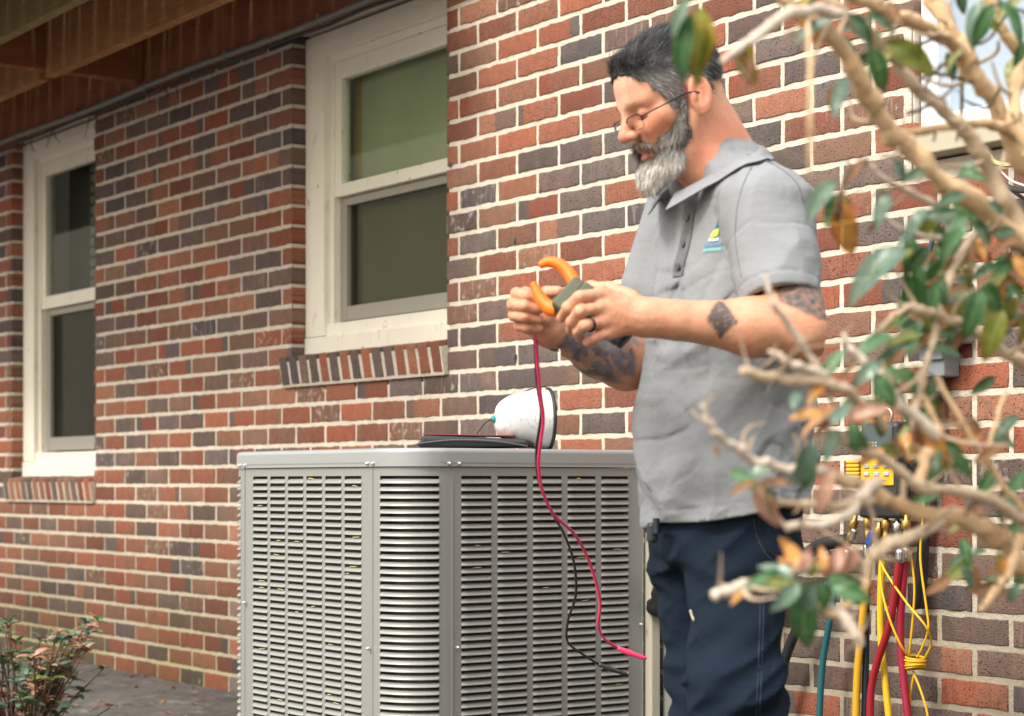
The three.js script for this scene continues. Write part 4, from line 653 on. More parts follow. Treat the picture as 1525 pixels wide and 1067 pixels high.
// --- trousers and boots
const HPL = W(1098, 838, 3.335), KNL = W(1096, 1030, 3.27), ANL = W(1082, 1385, 3.36), HPR = W(1042, 836, 3.49), KNR = W(1064, 1030, 3.47), ANR = W(1072, 1380, 3.50);
function trouserSDF(x, y, z) {
  const cx = torso(y)[0], dx = x - cx, dz = z + ZM, u = dx * FW.x + dz * FW.z, v = dx * LF.x + dz * LF.z;
  let pel = ((Math.abs(u / 0.110) ** 2.2 + Math.abs(v / 0.146) ** 2.2) ** (1 / 2.2) - 1) * 0.115; pel = smax(pel, yp(845) - y, 0.04); pel = Math.max(pel, y - yp(735));
  const a = smin(cap(x, y, z, HPL, KNL, 0.080, 0.071), cap(x, y, z, KNL, ANL, 0.078, 0.066), 0.03), b = smin(cap(x, y, z, HPR, KNR, 0.082, 0.069), cap(x, y, z, KNR, ANR, 0.076, 0.066), 0.03);
  let d = smin(smin(a, b, 0.016), pel, 0.06);
  const knee = Math.exp(-(((y - yp(1050)) / 0.13) ** 2)), hip = Math.exp(-(((y - yp(820)) / 0.09) ** 2)), q = x * 0.4 + z * 0.92, rg = (n) => 0.5 - Math.abs(n) * 1.7;
  d -= (0.005 + 0.013 * knee + 0.007 * hip) * rg(PN.noise(q * 7 + x * 3, (y + u * 0.55) * 19, a < b ? 2.2 : 7.7)) + 0.007 * rg(PN.noise(q * 11, y * 4 + x * 5, 5)) + 0.0022 * PN.noise(q * 30, y * 22, 1);
  // side seam and pocket opening of the near leg
  const sw = Math.abs((x - HPL.x) - 0.046 + 0.02 * (yp(800) - y)); if (z > -3.36 && y < yp(830)) d += 0.0018 * sstep(0.004, 0, sw) * (a < b ? 1 : 0);
  const pk = (x - W(1160, 800, 3.3).x) + (y - yp(800)) * 0.45; if (z > -3.4 && y > yp(850) && y < yp(770)) d += 0.003 * sstep(0.005, 0, Math.abs(pk));
  return Math.max(d, y - yp(751));
}
onMan('trousers', surfaceNets(trouserSDF, [W(955, 0, 3.4).x - 0.04, -0.17, -3.64], [W(1190, 0, 3.2).x + 0.03, yp(722), -3.12], 0.0075, null, (x, y, z) => [x * 0.4 + z, y]), trouserMat);
{
  const sole = groundY(0.4, 1.2) + 0.004, boot = (A) => (x, y, z) => { const toe = A.clone().addScaledVector(FW, 0.155).setY(sole + 0.045), heel = A.clone().addScaledVector(FW, -0.045).setY(sole + 0.05); let d = smin(cap(x, y, z, A.clone().setY(sole + 0.2), A.clone().setY(sole + 0.06), 0.052, 0.05), cap(x, y, z, heel, toe, 0.046, 0.046), 0.04); return smax(d, sole - y, 0.008); };
  for (const A of [ANL, ANR]) onMan('boot', surfaceNets(boot(A), [A.x - 0.25, sole - 0.02, A.z - 0.16], [A.x + 0.14, sole + 0.28, A.z + 0.2], 0.008), mat({ color: C(0.06, 0.035, 0.02), roughness: 0.6 }));
  for (const l of [[[1128, 842], [1132, 900], [1130, 980], [1126, 1080]], [[1133, 842], [1137, 900], [1135, 980], [1131, 1080]]]) seamLine('seam', trouserSDF, l, 0.0009, jeanSeam);
  seamLine('pocket_edge', trouserSDF, [[1128, 775], [1136, 806], [1150, 826], [1168, 834]], 0.0024, gapMat); seamLine('pocket_edge', trouserSDF, [[1122, 775], [1131, 808], [1147, 832], [1166, 841]], 0.001, jeanSeam);
  seamLine('frayed_tear', trouserSDF, [[1029, 910], [1031, 916], [1034, 924]], 0.0032, mat({ color: C(0.4, 0.36, 0.3), roughness: 1 }));
  const bp = W(971, 794, 3.345); onMan('belt_clip', merge([box(0.016, 0.034, 0.02, 0, 0, 0, 0.006), new THREE.CylinderGeometry(0.006, 0.006, 0.026, 12).translate(0.002, 0.012, 0.012)]).rotateY(0.4).translate(bp.x, bp.y, bp.z), mat({ color: C(0.014, 0.022, 0.03), roughness: 0.35 }));
}
// --- head
const PIT = 24 * Math.PI / 180, HS = 0.93, HO = W(1008, 156, 3.36), HF = V(-0.94, 0, 0.341), HL = V(0.341, 0, 0.94), F3 = HF.clone().multiplyScalar(Math.cos(PIT)).addScaledVector(UP, -Math.sin(PIT)), U3 = UP.clone().multiplyScalar(Math.cos(PIT)).addScaledVector(HF, Math.sin(PIT));
const headM = new THREE.Matrix4().makeBasis(HL, U3, F3).scale(V(HS, HS, HS)).setPosition(HO);
const toHead = (x, y, z) => { const a = x - HO.x, b = y - HO.y, c = z - HO.z; return [(a * HL.x + c * HL.z) / HS, (a * U3.x + b * U3.y + c * U3.z) / HS, (a * F3.x + b * F3.y + c * F3.z) / HS]; };
const fromHead = (x, y, z) => V(x, y, z).applyMatrix4(headM);
const v3 = (x, y, z) => ({ x, y, z });
function headL(X, y, z) {                   // in the head's own axes: x to his left, y up, z forwards, origin between the ears
  const x = Math.abs(X);
  let d = ell(x, y, z, 0, 0.052, -0.008, 0.0755, 0.083, 0.098);
  d = smin(d, ell(x, y, z, 0, 0.045, 0.045, 0.064, 0.06, 0.052), 0.03);                       // forehead
  d = smin(d, ell(x, y, z, 0, -0.038, 0.040, 0.054, 0.070, 0.058), 0.035);                    // face
  d = smin(d, cap(x, y, z, v3(0.060, -0.03, 0.008), v3(0.047, -0.076, 0.040), 0.015, 0.014), 0.03);   // jaw
  d = smin(d, cap(x, y, z, v3(0.040, -0.082, 0.050), v3(0, -0.100, 0.078), 0.016, 0.017), 0.025);     // chin
  d = smin(d, cap(x, y, z, v3(0.052, -0.008, 0.058), v3(0.032, -0.018, 0.080), 0.017, 0.014), 0.02);  // cheekbone
  d = smin(d, cap(x, y, z, v3(0.012, 0.030, 0.094), v3(0.046, 0.030, 0.076), 0.009, 0.009), 0.018);   // brow
  d = smax(d, -ell(x, y, z, 0.032, 0.010, 0.103, 0.019, 0.013, 0.014), 0.014);                 // eye socket
  d = smin(d, ell(x, y, z, 0.032, 0.010, 0.078, 0.0155, 0.0125, 0.0145), 0.004);              // lowered lid
  d = smin(d, cap(x, y, z, v3(0, 0.022, 0.096), v3(0, -0.014, 0.119), 0.0085, 0.0105), 0.012);  // nose bridge
  d = smin(d, ell(x, y, z, 0, -0.019, 0.121, 0.0120, 0.0105, 0.0115), 0.007);                  // tip
  d = smin(d, ell(x, y, z, 0.0125, -0.021, 0.109, 0.0078, 0.0085, 0.011), 0.006);              // wing
  d = smax(d, -ell(x, y, z, 0.0065, -0.031, 0.114, 0.0035, 0.004, 0.005), 0.003);              // nostril
  d = smin(d, cap(x, y, z, v3(0, -0.052, 0.099), v3(0.020, -0.055, 0.088), 0.0062, 0.004), 0.005);  // upper lip
  d = smin(d, cap(x, y, z, v3(0, -0.066, 0.0985), v3(0.017, -0.062, 0.088), 0.0070, 0.004), 0.005); // lower lip
  d = smax(d, -cap(x, y, z, v3(0, -0.0588, 0.106), v3(0.017, -0.0585, 0.094), 0.0024, 0.0016), 0.003);
  // ear: dished shell with a rolled rim
  const er = 0.20, k_ = 0.88, ey = k_ * (y * Math.cos(er) - (z + 0.006) * Math.sin(er)), ez = k_ * ((z + 0.006) * Math.cos(er) + y * Math.sin(er)), ex = x - 0.0765 - Math.max(0, -ez) * 0.35;
  let ear = ell(ex, ey, ez, 0, 0.002, -0.004, 0.0085, 0.033, 0.0195);
  ear = smax(ear, -ell(ex, ey, ez, 0.008, 0.006, -0.003, 0.0062, 0.022, 0.0115), 0.004);
  ear = smin(ear, ell(ex, ey, ez, 0.0035, -0.001, 0.007, 0.0045, 0.007, 0.004), 0.004);
  ear = smin(ear, cap(ex, ey, ez, v3(0.002, 0.012, -0.006), v3(0.002, -0.014, -0.004), 0.0032, 0.0032), 0.004);
  d = smin(d, ear, 0.005);
  return d;
}
const NB = W(1084, 262, 3.41), NT = W(1032, 160, 3.375);
const neckSDF = (x, y, z) => smin(cap(x, y, z, NB, NT, 0.066, 0.058), cap(x, y, z, W(1072, 275, 3.36), W(1006, 225, 3.345), 0.04, 0.032), 0.05);
const headSDF = (x, y, z) => { const h = toHead(x, y, z), n = neckSDF(x, y, z); return smin(headL(...h) * HS, n, 0.02); };
function headCol(x, y, z) {
  const [a, b, c] = toHead(x, y, z), n = fbm(a * 60, b * 60, c * 60, 3), s = Math.abs(a); let k = mix3(S.base, S.red, clamp(0.2 + 0.7 * n, 0, 1));
  const at = (px, py, pz, r) => 1 - sstep(0.3, 1, Math.hypot(s - px, b - py, c - pz) / r);
  k = mix3(k, S.red, 0.55 * at(0.045, -0.02, 0.075, 0.035)); k = mix3(k, [0.58, 0.20, 0.14], 0.65 * at(0, -0.02, 0.122, 0.028)); k = mix3(k, [0.60, 0.20, 0.13], 0.55 * at(0.085, 0.0, -0.01, 0.042)); k = mix3(k, S.pale, 0.55 * at(0, 0.065, 0.09, 0.06));
  k = mix3(k, [0.50, 0.16, 0.12], 0.75 * at(0, -0.059, 0.1, 0.02)); k = mix3(k, [0.30, 0.13, 0.09], 0.5 * at(0.032, 0.0025, 0.093, 0.010)); k = mix3(k, [0.05, 0.02, 0.015], at(0.0068, -0.031, 0.115, 0.006));
  k = mix3(k, S.red, 0.6 * sstep(-0.03, -0.10, b) * sstep(0.06, 0.0, c));
  const furrow = Math.abs(Math.sin((b + 0.006 * Math.sin(s * 60)) * 330)); if (b > 0.045 && b < 0.075 && c > 0.07) k = mix3(k, [0.42, 0.19, 0.12], 0.25 * (1 - sstep(0, 0.3, furrow)));
  return k;
}
const lo = (a, r) => [a.x - r[0], a.y - r[1], a.z - r[2]], hi = (a, r) => [a.x + r[0], a.y + r[1], a.z + r[2]];
const headC = fromHead(0, 0.01, 0.01);
const bodyParts = [surfaceNets(headSDF, lo(headC, [0.165, 0.235, 0.13]), hi(headC, [0.15, 0.15, 0.13]), 0.0026, headCol)];
// --- arms and hands
function handSDF(wr, fingers, thumb, palmR, elbow) {
  const ex = wr.clone().lerp(elbow, 0.18);
  return (x, y, z) => {
    let d = cap(x, y, z, ex, wr, 0.029, 0.0255), pm = 9;
    fingers.forEach((f, i) => { pm = smin(pm, cap(x, y, z, wr, f[0], palmR, i === 3 ? 0.0112 : 0.0125), 0.012); });
    d = smin(d, pm, 0.02);
    let fd = 9; for (const f of fingers) { const r = f.r ?? 0.0095; let q = cap(x, y, z, f[0], f[1], r * 1.1, r * 0.98); q = smin(q, cap(x, y, z, f[1], f[2], r * 1.0, r * 0.9), 0.004); q = smin(q, cap(x, y, z, f[2], f[3], r * 0.9, r * 0.78), 0.004); fd = smin(fd, q, 0.0022); }
    d = smin(d, fd, 0.007);
    let t = smin(cap(x, y, z, thumb[0], thumb[1], 0.0165, 0.0125), cap(x, y, z, thumb[1], thumb[2], 0.0118, 0.0105), 0.006); t = smin(t, cap(x, y, z, thumb[2], thumb[3], 0.0105, 0.0085), 0.004);
    d = smin(d, t, 0.010);
    return d - 0.0008 * PN.noise(x * 90, y * 90, z * 90);
  };
}
const skinCol = (redAt) => (x, y, z, a, b, c) => { const n = fbm(x * 26, y * 26, z * 26, 3), m = PN.noise(x * 120, y * 120, z * 120); let k = mix3(S.base, S.red, clamp(0.2 + 0.75 * n + 0.18 * m, 0, 1)); for (const [p, r, s] of redAt) k = mix3(k, [0.55, 0.19, 0.13], s * (1 - sstep(0.2, 1, Math.hypot(x - p.x, y - p.y, z - p.z) / r))); return k; };
const fin = (l, r) => { const f = l.map((q) => W(...q)); f.r = r; return f; };
const LFING = [fin([[897, 438, 3.100], [863, 443, 3.072], [846, 458, 3.082], [836, 474, 3.105]], 0.0098), fin([[894, 459, 3.092], [864, 464, 3.064], [852, 479, 3.084], [850, 492, 3.108]], 0.0100), fin([[897, 479, 3.094], [871, 485, 3.066], [861, 494, 3.088], [863, 503, 3.110]], 0.0094), fin([[906, 496, 3.102], [885, 504, 3.080], [876, 509, 3.096], [879, 513, 3.114]], 0.0082)];
const LTH = [[940, 447, 3.135], [908, 432, 3.165], [880, 428, 3.180], [858, 434, 3.182]].map((q) => W(...q));
const RFING = [fin([[783, 439, 3.320], [769, 438, 3.275], [784, 441, 3.245], [803, 447, 3.245]], 0.0100), fin([[778, 455, 3.325], [764, 454, 3.275], [781, 456, 3.243], [803, 461, 3.247]], 0.0103), fin([[778, 471, 3.330], [766, 470, 3.280], [782, 472, 3.250], [803, 476, 3.254]], 0.0098), fin([[783, 486, 3.335], [773, 486, 3.292], [787, 488, 3.264], [803, 490, 3.266]], 0.0086)];
const RTH = [[812, 474, 3.310], [815, 452, 3.305], [814, 436, 3.285], [832, 434, 3.268]].map((q) => W(...q));
const lHand = handSDF(WRI, LFING, LTH, 0.021, ELB), rHand = handSDF(WRR, RFING, RTH, 0.019, ELR);
const FML = WRI.clone().lerp(ELB, 0.68).add(V(0, -0.003, 0)), FMR = WRR.clone().lerp(ELR, 0.66);
const lArm = (x, y, z) => { let d = cap(x, y, z, SHL, ELB, 0.052, 0.046); d = smin(d, smin(cap(x, y, z, ELB, FML, 0.0445, 0.0425), cap(x, y, z, FML, WRI, 0.0425, 0.0265), 0.03), 0.03); return d - 0.0016 * PN.noise(x * 22, y * 30, z * 22); };
const rArm = (x, y, z) => { let d = cap(x, y, z, SHR, ELR, 0.052, 0.044); d = smin(d, smin(cap(x, y, z, ELR, FMR, 0.043, 0.042), cap(x, y, z, FMR, WRR, 0.042, 0.0265), 0.03), 0.03); return d - 0.0016 * PN.noise(x * 22, y * 30, z * 22); };
const TAT1 = W(1077, 470, 3.08), TAT2 = W(1192, 448, 3.12);
const lCol0 = skinCol(LFING.flatMap((f) => [[f[0], 0.016, 0.5], [f[1], 0.013, 0.45]]));
const lCol = (x, y, z, a, b, c) => {
  let k = lCol0(x, y, z); const dx = x - TAT1.x, dy = y - TAT1.y, n = PN.noise(x * 90, y * 90, z * 60), e = Math.abs(dx) / 0.026 + Math.abs(dy + 0.3 * dx * (dx > 0 ? 1 : -0.4)) / 0.036 + 0.12 * n;
  if (z > TAT1.z - 0.045) k = mix3(k, PN.noise(x * 190, y * 150, z * 90) > 0.2 ? [0.15, 0.125, 0.11] : [0.04, 0.042, 0.048], (1 - sstep(0.88, 1.04, e)) * 0.92);
  const h = y - TAT2.y + (x - TAT2.x) * 0.5 + 0.006 * n; if (y > W(0, 478, 3.15).y && x > W(1155, 0, 3.15).x) k = mix3(k, [0.06, 0.055, 0.055], sstep(-0.024, -0.012, h) * (0.85 + 0.35 * PN.noise(x * 130, y * 130, z * 130)));
  return k;
};
const rAxis = ELR.clone().sub(WRR), rLen = rAxis.length(); rAxis.normalize();
const rCol0 = skinCol(RFING.flatMap((f) => [[f[1], 0.014, 0.45]]));
const rCol = (x, y, z, a, b, c) => {                                  // tattooed forearm: blue-black drawing over the upper side
  let k = rCol0(x, y, z); const t = ((x - WRR.x) * rAxis.x + (y - WRR.y) * rAxis.y + (z - WRR.z) * rAxis.z) / rLen, n1 = PN.noise(x * 48 + y * 22, y * 40, z * 40), n2 = PN.noise(x * 110, y * 95, z * 110 + 4), n3 = PN.noise((x + y) * 70, (x - y) * 26, 8);
  const side = b * 0.55 + c * 0.25 + 0.50 + 0.22 * n1, m = sstep(0.0, 0.1, t) * (1 - sstep(0.80, 0.93, t + 0.1 * n1)) * sstep(0.0, 0.14, side);
  const ink = n3 > 0.14 ? [0.30, 0.20, 0.15] : n2 > 0.1 ? [0.06, 0.115, 0.17] : n1 > 0.1 ? [0.045, 0.05, 0.055] : [0.10, 0.135, 0.155];
  return mix3(k, ink, m * 0.85);
};
const joinL = (x, y, z) => smin(lArm(x, y, z), lHand(x, y, z), 0.012), joinR = (x, y, z) => smin(rArm(x, y, z), rHand(x, y, z), 0.012);
const splitL = W(945, 0, 3.12).x, splitR = W(838, 0, 3.35).x, E = 0.004;
bodyParts.push(surfaceNets(joinL, [W(826, 0, 3.1).x, W(0, 530, 3.1).y, -3.22], [splitL + E, W(0, 408, 3.1).y, -3.03], 0.0022, lCol));
bodyParts.push(surfaceNets(joinL, [splitL - E, W(0, 560, 3.1).y, -3.30], [W(1235, 0, 3.1).x, W(0, 330, 3.1).y, -3.04], 0.0042, lCol));
bodyParts.push(surfaceNets(joinR, [W(752, 0, 3.3).x, W(0, 520, 3.3).y, -3.40], [splitR + E, W(0, 415, 3.3).y, -3.20], 0.0022, rCol));
bodyParts.push(surfaceNets(joinR, [splitR - E, W(0, 605, 3.4).y, -3.58], [W(1050, 0, 3.4).x, W(0, 330, 3.5).y, -3.26], 0.0042, rCol));
const trunkSDF = (x, y, z) => { const [cx, a, b] = torso(y), dx = x - cx, dz = z + ZM, u = dx * FW.x + dz * FW.z, v = dx * LF.x + dz * LF.z; const t = (Math.hypot(u / (a - 0.035), v / (b - 0.035)) - 1) * 0.06; return smin(smin(Math.max(t, y - yp(262), yp(520) - y), cap(x, y, z, SHL, SHR, 0.045, 0.045), 0.03), cap(x, y, z, NB, W(1086, 330, 3.4), 0.055, 0.06), 0.03); };
bodyParts.push(surfaceNets(trunkSDF, [W(960, 0, 3.4).x, yp(540), -3.66], [W(1190, 0, 3.3).x, yp(235), -3.14], 0.012, () => S.base));
onMan('body', mergeGeometries(bodyParts.map((g) => g)), skinMat);
// --- hair and beard
function strands(geo, n, seed, dirf, len, wid, colf, keep) {      // thin tapered blades rooted on a surface
  const r = rng(seed), p = geo.attributes.position, q = geo.attributes.normal, ix = geo.index.array, T = ix.length / 3, pos = [], col = [], idx = [], A = V(0, 0, 0), N = V(0, 0, 0); let made = 0, tries = 0;
  while (made < n && tries++ < n * 12) {
    const t = Math.floor(r() * T) * 3, i = [ix[t], ix[t + 1], ix[t + 2]]; let a = r(), b = r(); if (a + b > 1) { a = 1 - a; b = 1 - b; } const w = [1 - a - b, a, b];
    A.set(0, 0, 0); N.set(0, 0, 0); for (let k = 0; k < 3; k++) { A.x += p.getX(i[k]) * w[k]; A.y += p.getY(i[k]) * w[k]; A.z += p.getZ(i[k]) * w[k]; N.x += q.getX(i[k]) * w[k]; N.y += q.getY(i[k]) * w[k]; N.z += q.getZ(i[k]) * w[k]; }
    if (keep && !keep(A, N, r)) continue; N.normalize();
    const l = len(A, r), d = dirf(A, N, r), base = pos.length / 3, c = colf(A, r), sd = new THREE.Vector3().crossVectors(d, N).normalize(), lift = 0.25 + 0.5 * r(); let P = A.clone().addScaledVector(N, -0.001);
    for (let k = 0; k <= 3; k++) { const h = wid * (1 - k / 3.4) * 0.5; for (const s of [-1, 1]) { pos.push(P.x + sd.x * h * s, P.y + sd.y * h * s, P.z + sd.z * h * s); col.push(...c); } P = P.clone().addScaledVector(d, l / 3).addScaledVector(N, l / 3 * lift * (1 - k * 0.45)); P.x += (r() - 0.5) * l * 0.12; P.y += (r() - 0.5) * l * 0.12; P.z += (r() - 0.5) * l * 0.12; }
    for (let k = 0; k < 3; k++) { const o = base + k * 2; idx.push(o, o + 1, o + 2, o + 1, o + 3, o + 2); }
    made++;
  }
  const g = new THREE.BufferGeometry(); g.setAttribute('position', new THREE.Float32BufferAttribute(pos, 3)); g.setAttribute('uv', new THREE.Float32BufferAttribute(new Float32Array(pos.length / 3 * 2), 2)); g.setAttribute('color', new THREE.Float32BufferAttribute(col, 3)); g.setIndex(idx); g.computeVertexNormals(); return g;
}
const hairMat = mat({ vertexColors: true, roughness: 0.72 });
{
  const hairSDF = (X, Y, Z) => {
    const [a, y, z] = toHead(X, Y, Z), x = Math.abs(a);
    const top = sstep(0.05, 0.10, y), tuft = 0.0045 * PN.noise(a * 70, y * 45, z * 30) + 0.0018 * PN.noise(a * 190, y * 90, z * 60);
    let d = headL(a, y, z) - 0.0016 - 0.003 * top - tuft * (0.3 + 0.8 * top);
    d = smin(d, cap(x, y, z, v3(0, 0.107, 0.072), v3(0.040, 0.098, 0.064), 0.017, 0.014) - tuft, 0.018);       // swept-up fringe
    d = smax(d, -(Math.hypot(x * 0.98, y + 0.012, z - 0.128) - 0.104 - 0.004 * PN.noise(a * 60, y * 60, 2)), 0.004);  // open face
    d = smax(d, -ell(x, y, z, 0.084, 0.0, -0.006, 0.03, 0.040, 0.027), 0.003);                                      // round the ears
    d = smax(d, -(y + 0.052 + (z > 0.0 ? (z * 0.6 + 0.03 > 0 ? 0.008 : 0) : 0) - 0.25 * Math.max(0, z + 0.02)), 0.006);
    d = smax(d, lerp(-0.052, -0.010, sstep(-0.062, -0.032, z)) - y, 0.006);
    return d * HS;
  };
  const hc = (x, y, z) => { const [a, b, c] = toHead(x, y, z), g = 1 - sstep(0.035, 0.085, b), n = PN.noise(a * 60, b * 30, c * 30); const grey = clamp(g * sstep(-0.055, 0.01, c) * 0.95 + 0.14 * n, 0, 1); return mix3([0.012, 0.012, 0.014], [0.20, 0.185, 0.172], grey); };
  const g = surfaceNets(hairSDF, lo(headC, [0.16, 0.14, 0.13]), hi(headC, [0.15, 0.165, 0.13]), 0.0028, hc);
  const st = strands(g, 13000, 21, (A, N, r) => { const [a, b, c] = toHead(A.x, A.y, A.z), f = sstep(0.06, 0.1, b); const d = U3.clone().multiplyScalar(lerp(-0.75, 0.25, f) + 0.3 * (r() - 0.5)).addScaledVector(F3, lerp(-0.5, -0.85, f) + (b > 0.09 && c > 0.05 ? 0.55 : 0)).addScaledVector(LF, 0.35 * (r() - 0.5)); return d.addScaledVector(N, -d.dot(N)).normalize(); },
    (A, r) => { const b = toHead(A.x, A.y, A.z)[1]; return lerp(0.011, 0.019, sstep(0.05, 0.11, b)) * (0.6 + 0.7 * r()); }, 0.0011, (A, r) => { const c = hc(A.x, A.y, A.z), side = 1 - sstep(0.05, 0.095, toHead(A.x, A.y, A.z)[1]), w = r() < 0.1 + 0.3 * side ? 0.5 * r() : 0, k = 0.35 + 1.0 * r(); return [c[0] * k + w * 0.4, c[1] * k + w * 0.38, c[2] * k + w * 0.36]; });
  onMan('hair', merge([g, st]), hairMat);
}
{
  const beardL = (a, y, z) => {
    const x = Math.abs(a), t = 0.0042 * PN.noise(a * 75, y * 55, z * 55) + 0.002 * PN.noise(a * 170, y * 120, z * 170);
    let d = cap(x, y, z, v3(0.067, -0.006, 0.020), v3(0.058, -0.050, 0.043), 0.0085, 0.014);
    d = smin(d, cap(x, y, z, v3(0.058, -0.050, 0.043), v3(0.042, -0.089, 0.070), 0.014, 0.020), 0.02);
    d = smin(d, cap(x, y, z, v3(0.042, -0.089, 0.070), v3(0, -0.100, 0.095), 0.018, 0.024), 0.025);
    d = smin(d, ell(x, y, z, 0, -0.104, 0.099, 0.029, 0.024, 0.026), 0.02);
    d = smin(d, cap(x, y, z, v3(0.046, -0.046, 0.070), v3(0.038, -0.085, 0.074), 0.011, 0.016), 0.015);
    d = smin(d, cap(x, y, z, v3(0.036, -0.056, 0.084), v3(0.004, -0.043, 0.104), 0.0075, 0.0082), 0.010);   // moustache
    d = smin(d, ell(x, y, z, 0, -0.081, 0.092, 0.022, 0.008, 0.010), 0.012);
    d = smax(d, -ell(x, y, z, 0, -0.0615, 0.108, 0.020, 0.0085, 0.016), 0.004);
    return d - t;
  };
  const bSDF = (x, y, z) => beardL(...toHead(x, y, z)) * HS;
  const bc = (x, y, z) => { const [a, b, c] = toHead(x, y, z), white = sstep(-0.066, -0.100, b) * 1.0 + 0.25 * PN.noise(a * 60, b * 60, c * 60), mo = 1 - sstep(0.01, 0.03, Math.hypot(b + 0.046, (c - 0.1) * 0.8)); let k = mix3([0.10, 0.087, 0.078], [0.58, 0.56, 0.52], clamp(white, 0, 1)); k = mix3(k, [0.030, 0.026, 0.024], 0.8 * (1 - sstep(0.0, 0.045, Math.hypot(b + 0.055, c - 0.02))) ); return mix3(k, [0.15, 0.095, 0.065], mo * 0.8); };
  const g = surfaceNets(bSDF, lo(fromHead(0, -0.075, 0.06), [0.12, 0.13, 0.12]), hi(fromHead(0, -0.075, 0.06), [0.12, 0.13, 0.12]), 0.0028, bc);
  const st = strands(g, 8000, 22, (A, N, r) => { const [a, b, c] = toHead(A.x, A.y, A.z); const d = UP.clone().multiplyScalar(-0.8).addScaledVector(F3, 0.15 + 0.4 * (r() - 0.5)).addScaledVector(LF, 0.5 * (r() - 0.5) + (b > -0.062 && c > 0.085 ? Math.sign(a) * 0.9 : 0)); return d.addScaledVector(N, -d.dot(N) * 0.85).normalize(); },
    (A, r) => 0.011 * (0.5 + 1.0 * r()), 0.0010, (A, r) => { const c = bc(A.x, A.y, A.z), w = r() < 0.42 ? 0.5 * r() : 0, k = 0.6 + 0.7 * r(); return [c[0] * k + w * 0.55, c[1] * k + w * 0.53, c[2] * k + w * 0.5]; });
  onMan('beard', merge([g, st]), hairMat);
  const eb = (sg) => strands(bodyParts[0], 380, 23 + sg, (A, N, r) => { const a = toHead(A.x, A.y, A.z)[0]; return LF.clone().multiplyScalar(Math.sign(a)).addScaledVector(U3, 0.35 * (r() - 0.2)).normalize(); }, (A, r) => 0.007 * (0.6 + 0.6 * r()), 0.0008, (A, r) => { const k = 0.6 + r(); return [0.07 * k, 0.045 * k, 0.03 * k]; }, (A) => { const [a, b, c] = toHead(A.x, A.y, A.z), s = Math.abs(a); return a * sg > 0 && c > 0.06 && s > 0.012 && s < 0.052 && Math.abs(b - 0.0325 + Math.max(0, s - 0.03) * 0.25) < 0.0045; });
  for (const s of [-1, 1]) onMan('eyebrow', eb(s), hairMat);
  const lash = [-1, 1].map((s) => { const l = []; for (let i = 0; i <= 6; i++) { const t = i / 6 * 2 - 1; let z = 0.088, q; for (let k = 0; k < 20; k++) { z = 0.075 + k * 0.0015; if (headL(s * (0.032 + t * 0.0135), 0.003 - 0.0035 * (1 - t * t), z) > 0) break; } l.push(fromHead(s * (0.032 + t * 0.0135), 0.003 - 0.0035 * (1 - t * t), z)); } return tube(l, [0.0004, 0.0009, 0.0009, 0.0004], 14, 5); });
  for (const g2 of lash) onMan('eyelash', g2, mat({ color: C(0.03, 0.02, 0.016), roughness: 0.7 }));
  for (const [k, ax, sd] of [[2, WRI.clone().sub(ELB), 31], [4, WRR.clone().sub(ELR), 32], [1, WRI.clone().sub(ELB), 33]]) { const dir = ax.normalize(), g2 = k === 4 ? bodyParts[4] : bodyParts[k]; onMan('arm_hair', strands(g2, k === 1 ? 260 : 1500, sd, (A, N, r) => dir.clone().addScaledVector(V(r() - 0.5, r() - 0.7, r() - 0.5), 1.1).addScaledVector(N, -0.3).normalize(), (A, r) => 0.007 + 0.008 * r(), 0.00035, (A, r) => [0.16, 0.09, 0.045], k === 1 ? (A) => A.x > W(915, 0, 3.1).x : null), hairMat).userData.kind = 'stuff'; }
}
{ // spectacles
  const dark = mat({ color: C(0.014, 0.013, 0.015), roughness: 0.3, metalness: 0.6 }), P = (x, y, z) => fromHead(x, y, z), rim = (s) => { const l = []; for (let i = 0; i <= 28; i++) { const a = i / 28 * Math.PI * 2, c = Math.cos(a), n = Math.sin(a), q = 0.5; l.push(P(s * (0.034 + 0.0265 * Math.sign(c) * Math.abs(c) ** q), -0.002 + 0.0135 * Math.sign(n) * Math.abs(n) ** q, 0.111 - 0.006 * (0.5 + 0.5 * c) - 0.001)); } return l; };
  const fr = []; for (const s of [-1, 1]) { const l = rim(s); fr.push(tube(l.slice(0, 15), 0.0012, 40, 6), tube(l.slice(14), 0.0006, 40, 5)); fr.push(tube([P(s * 0.0585, 0.004, 0.104), P(s * 0.069, 0.006, 0.094), P(s * 0.0765, 0.009, 0.055), P(s * 0.081, 0.011, 0.006), P(s * 0.080, 0.002, -0.012), P(s * 0.078, -0.012, -0.02)], 0.0014, 40, 6)); fr.push(tube([P(s * 0.0095, 0.0, 0.110), P(s * 0.008, -0.006, 0.106)], 0.0008, 6, 5)); }
  fr.push(tube([P(-0.0100, 0.004, 0.110), P(0, 0.007, 0.113), P(0.0100, 0.004, 0.110)], 0.0013, 14, 6));
  const sp = onMan('glasses', merge(fr), dark);
  for (const s of [-1, 1]) { const sh = new THREE.Shape(rim(1).map((_, i) => { const a = i / 28 * Math.PI * 2, c = Math.cos(a), n = Math.sin(a), q = 0.5; return new THREE.Vector2(0.0265 * Math.sign(c) * Math.abs(c) ** q, 0.0135 * Math.sign(n) * Math.abs(n) ** q); })); const g = new THREE.ShapeGeometry(sh); g.rotateY(s * 0.12).translate(s * 0.034, -0.002, 0.107).applyMatrix4(headM).translate(-MO.x, -MO.y, -MO.z); part('lens', g, mat({ color: C(0.97, 0.98, 0.98), transmission: 1, thickness: 0, roughness: 0.02, specularIntensity: 0.7 }), sp); }
}
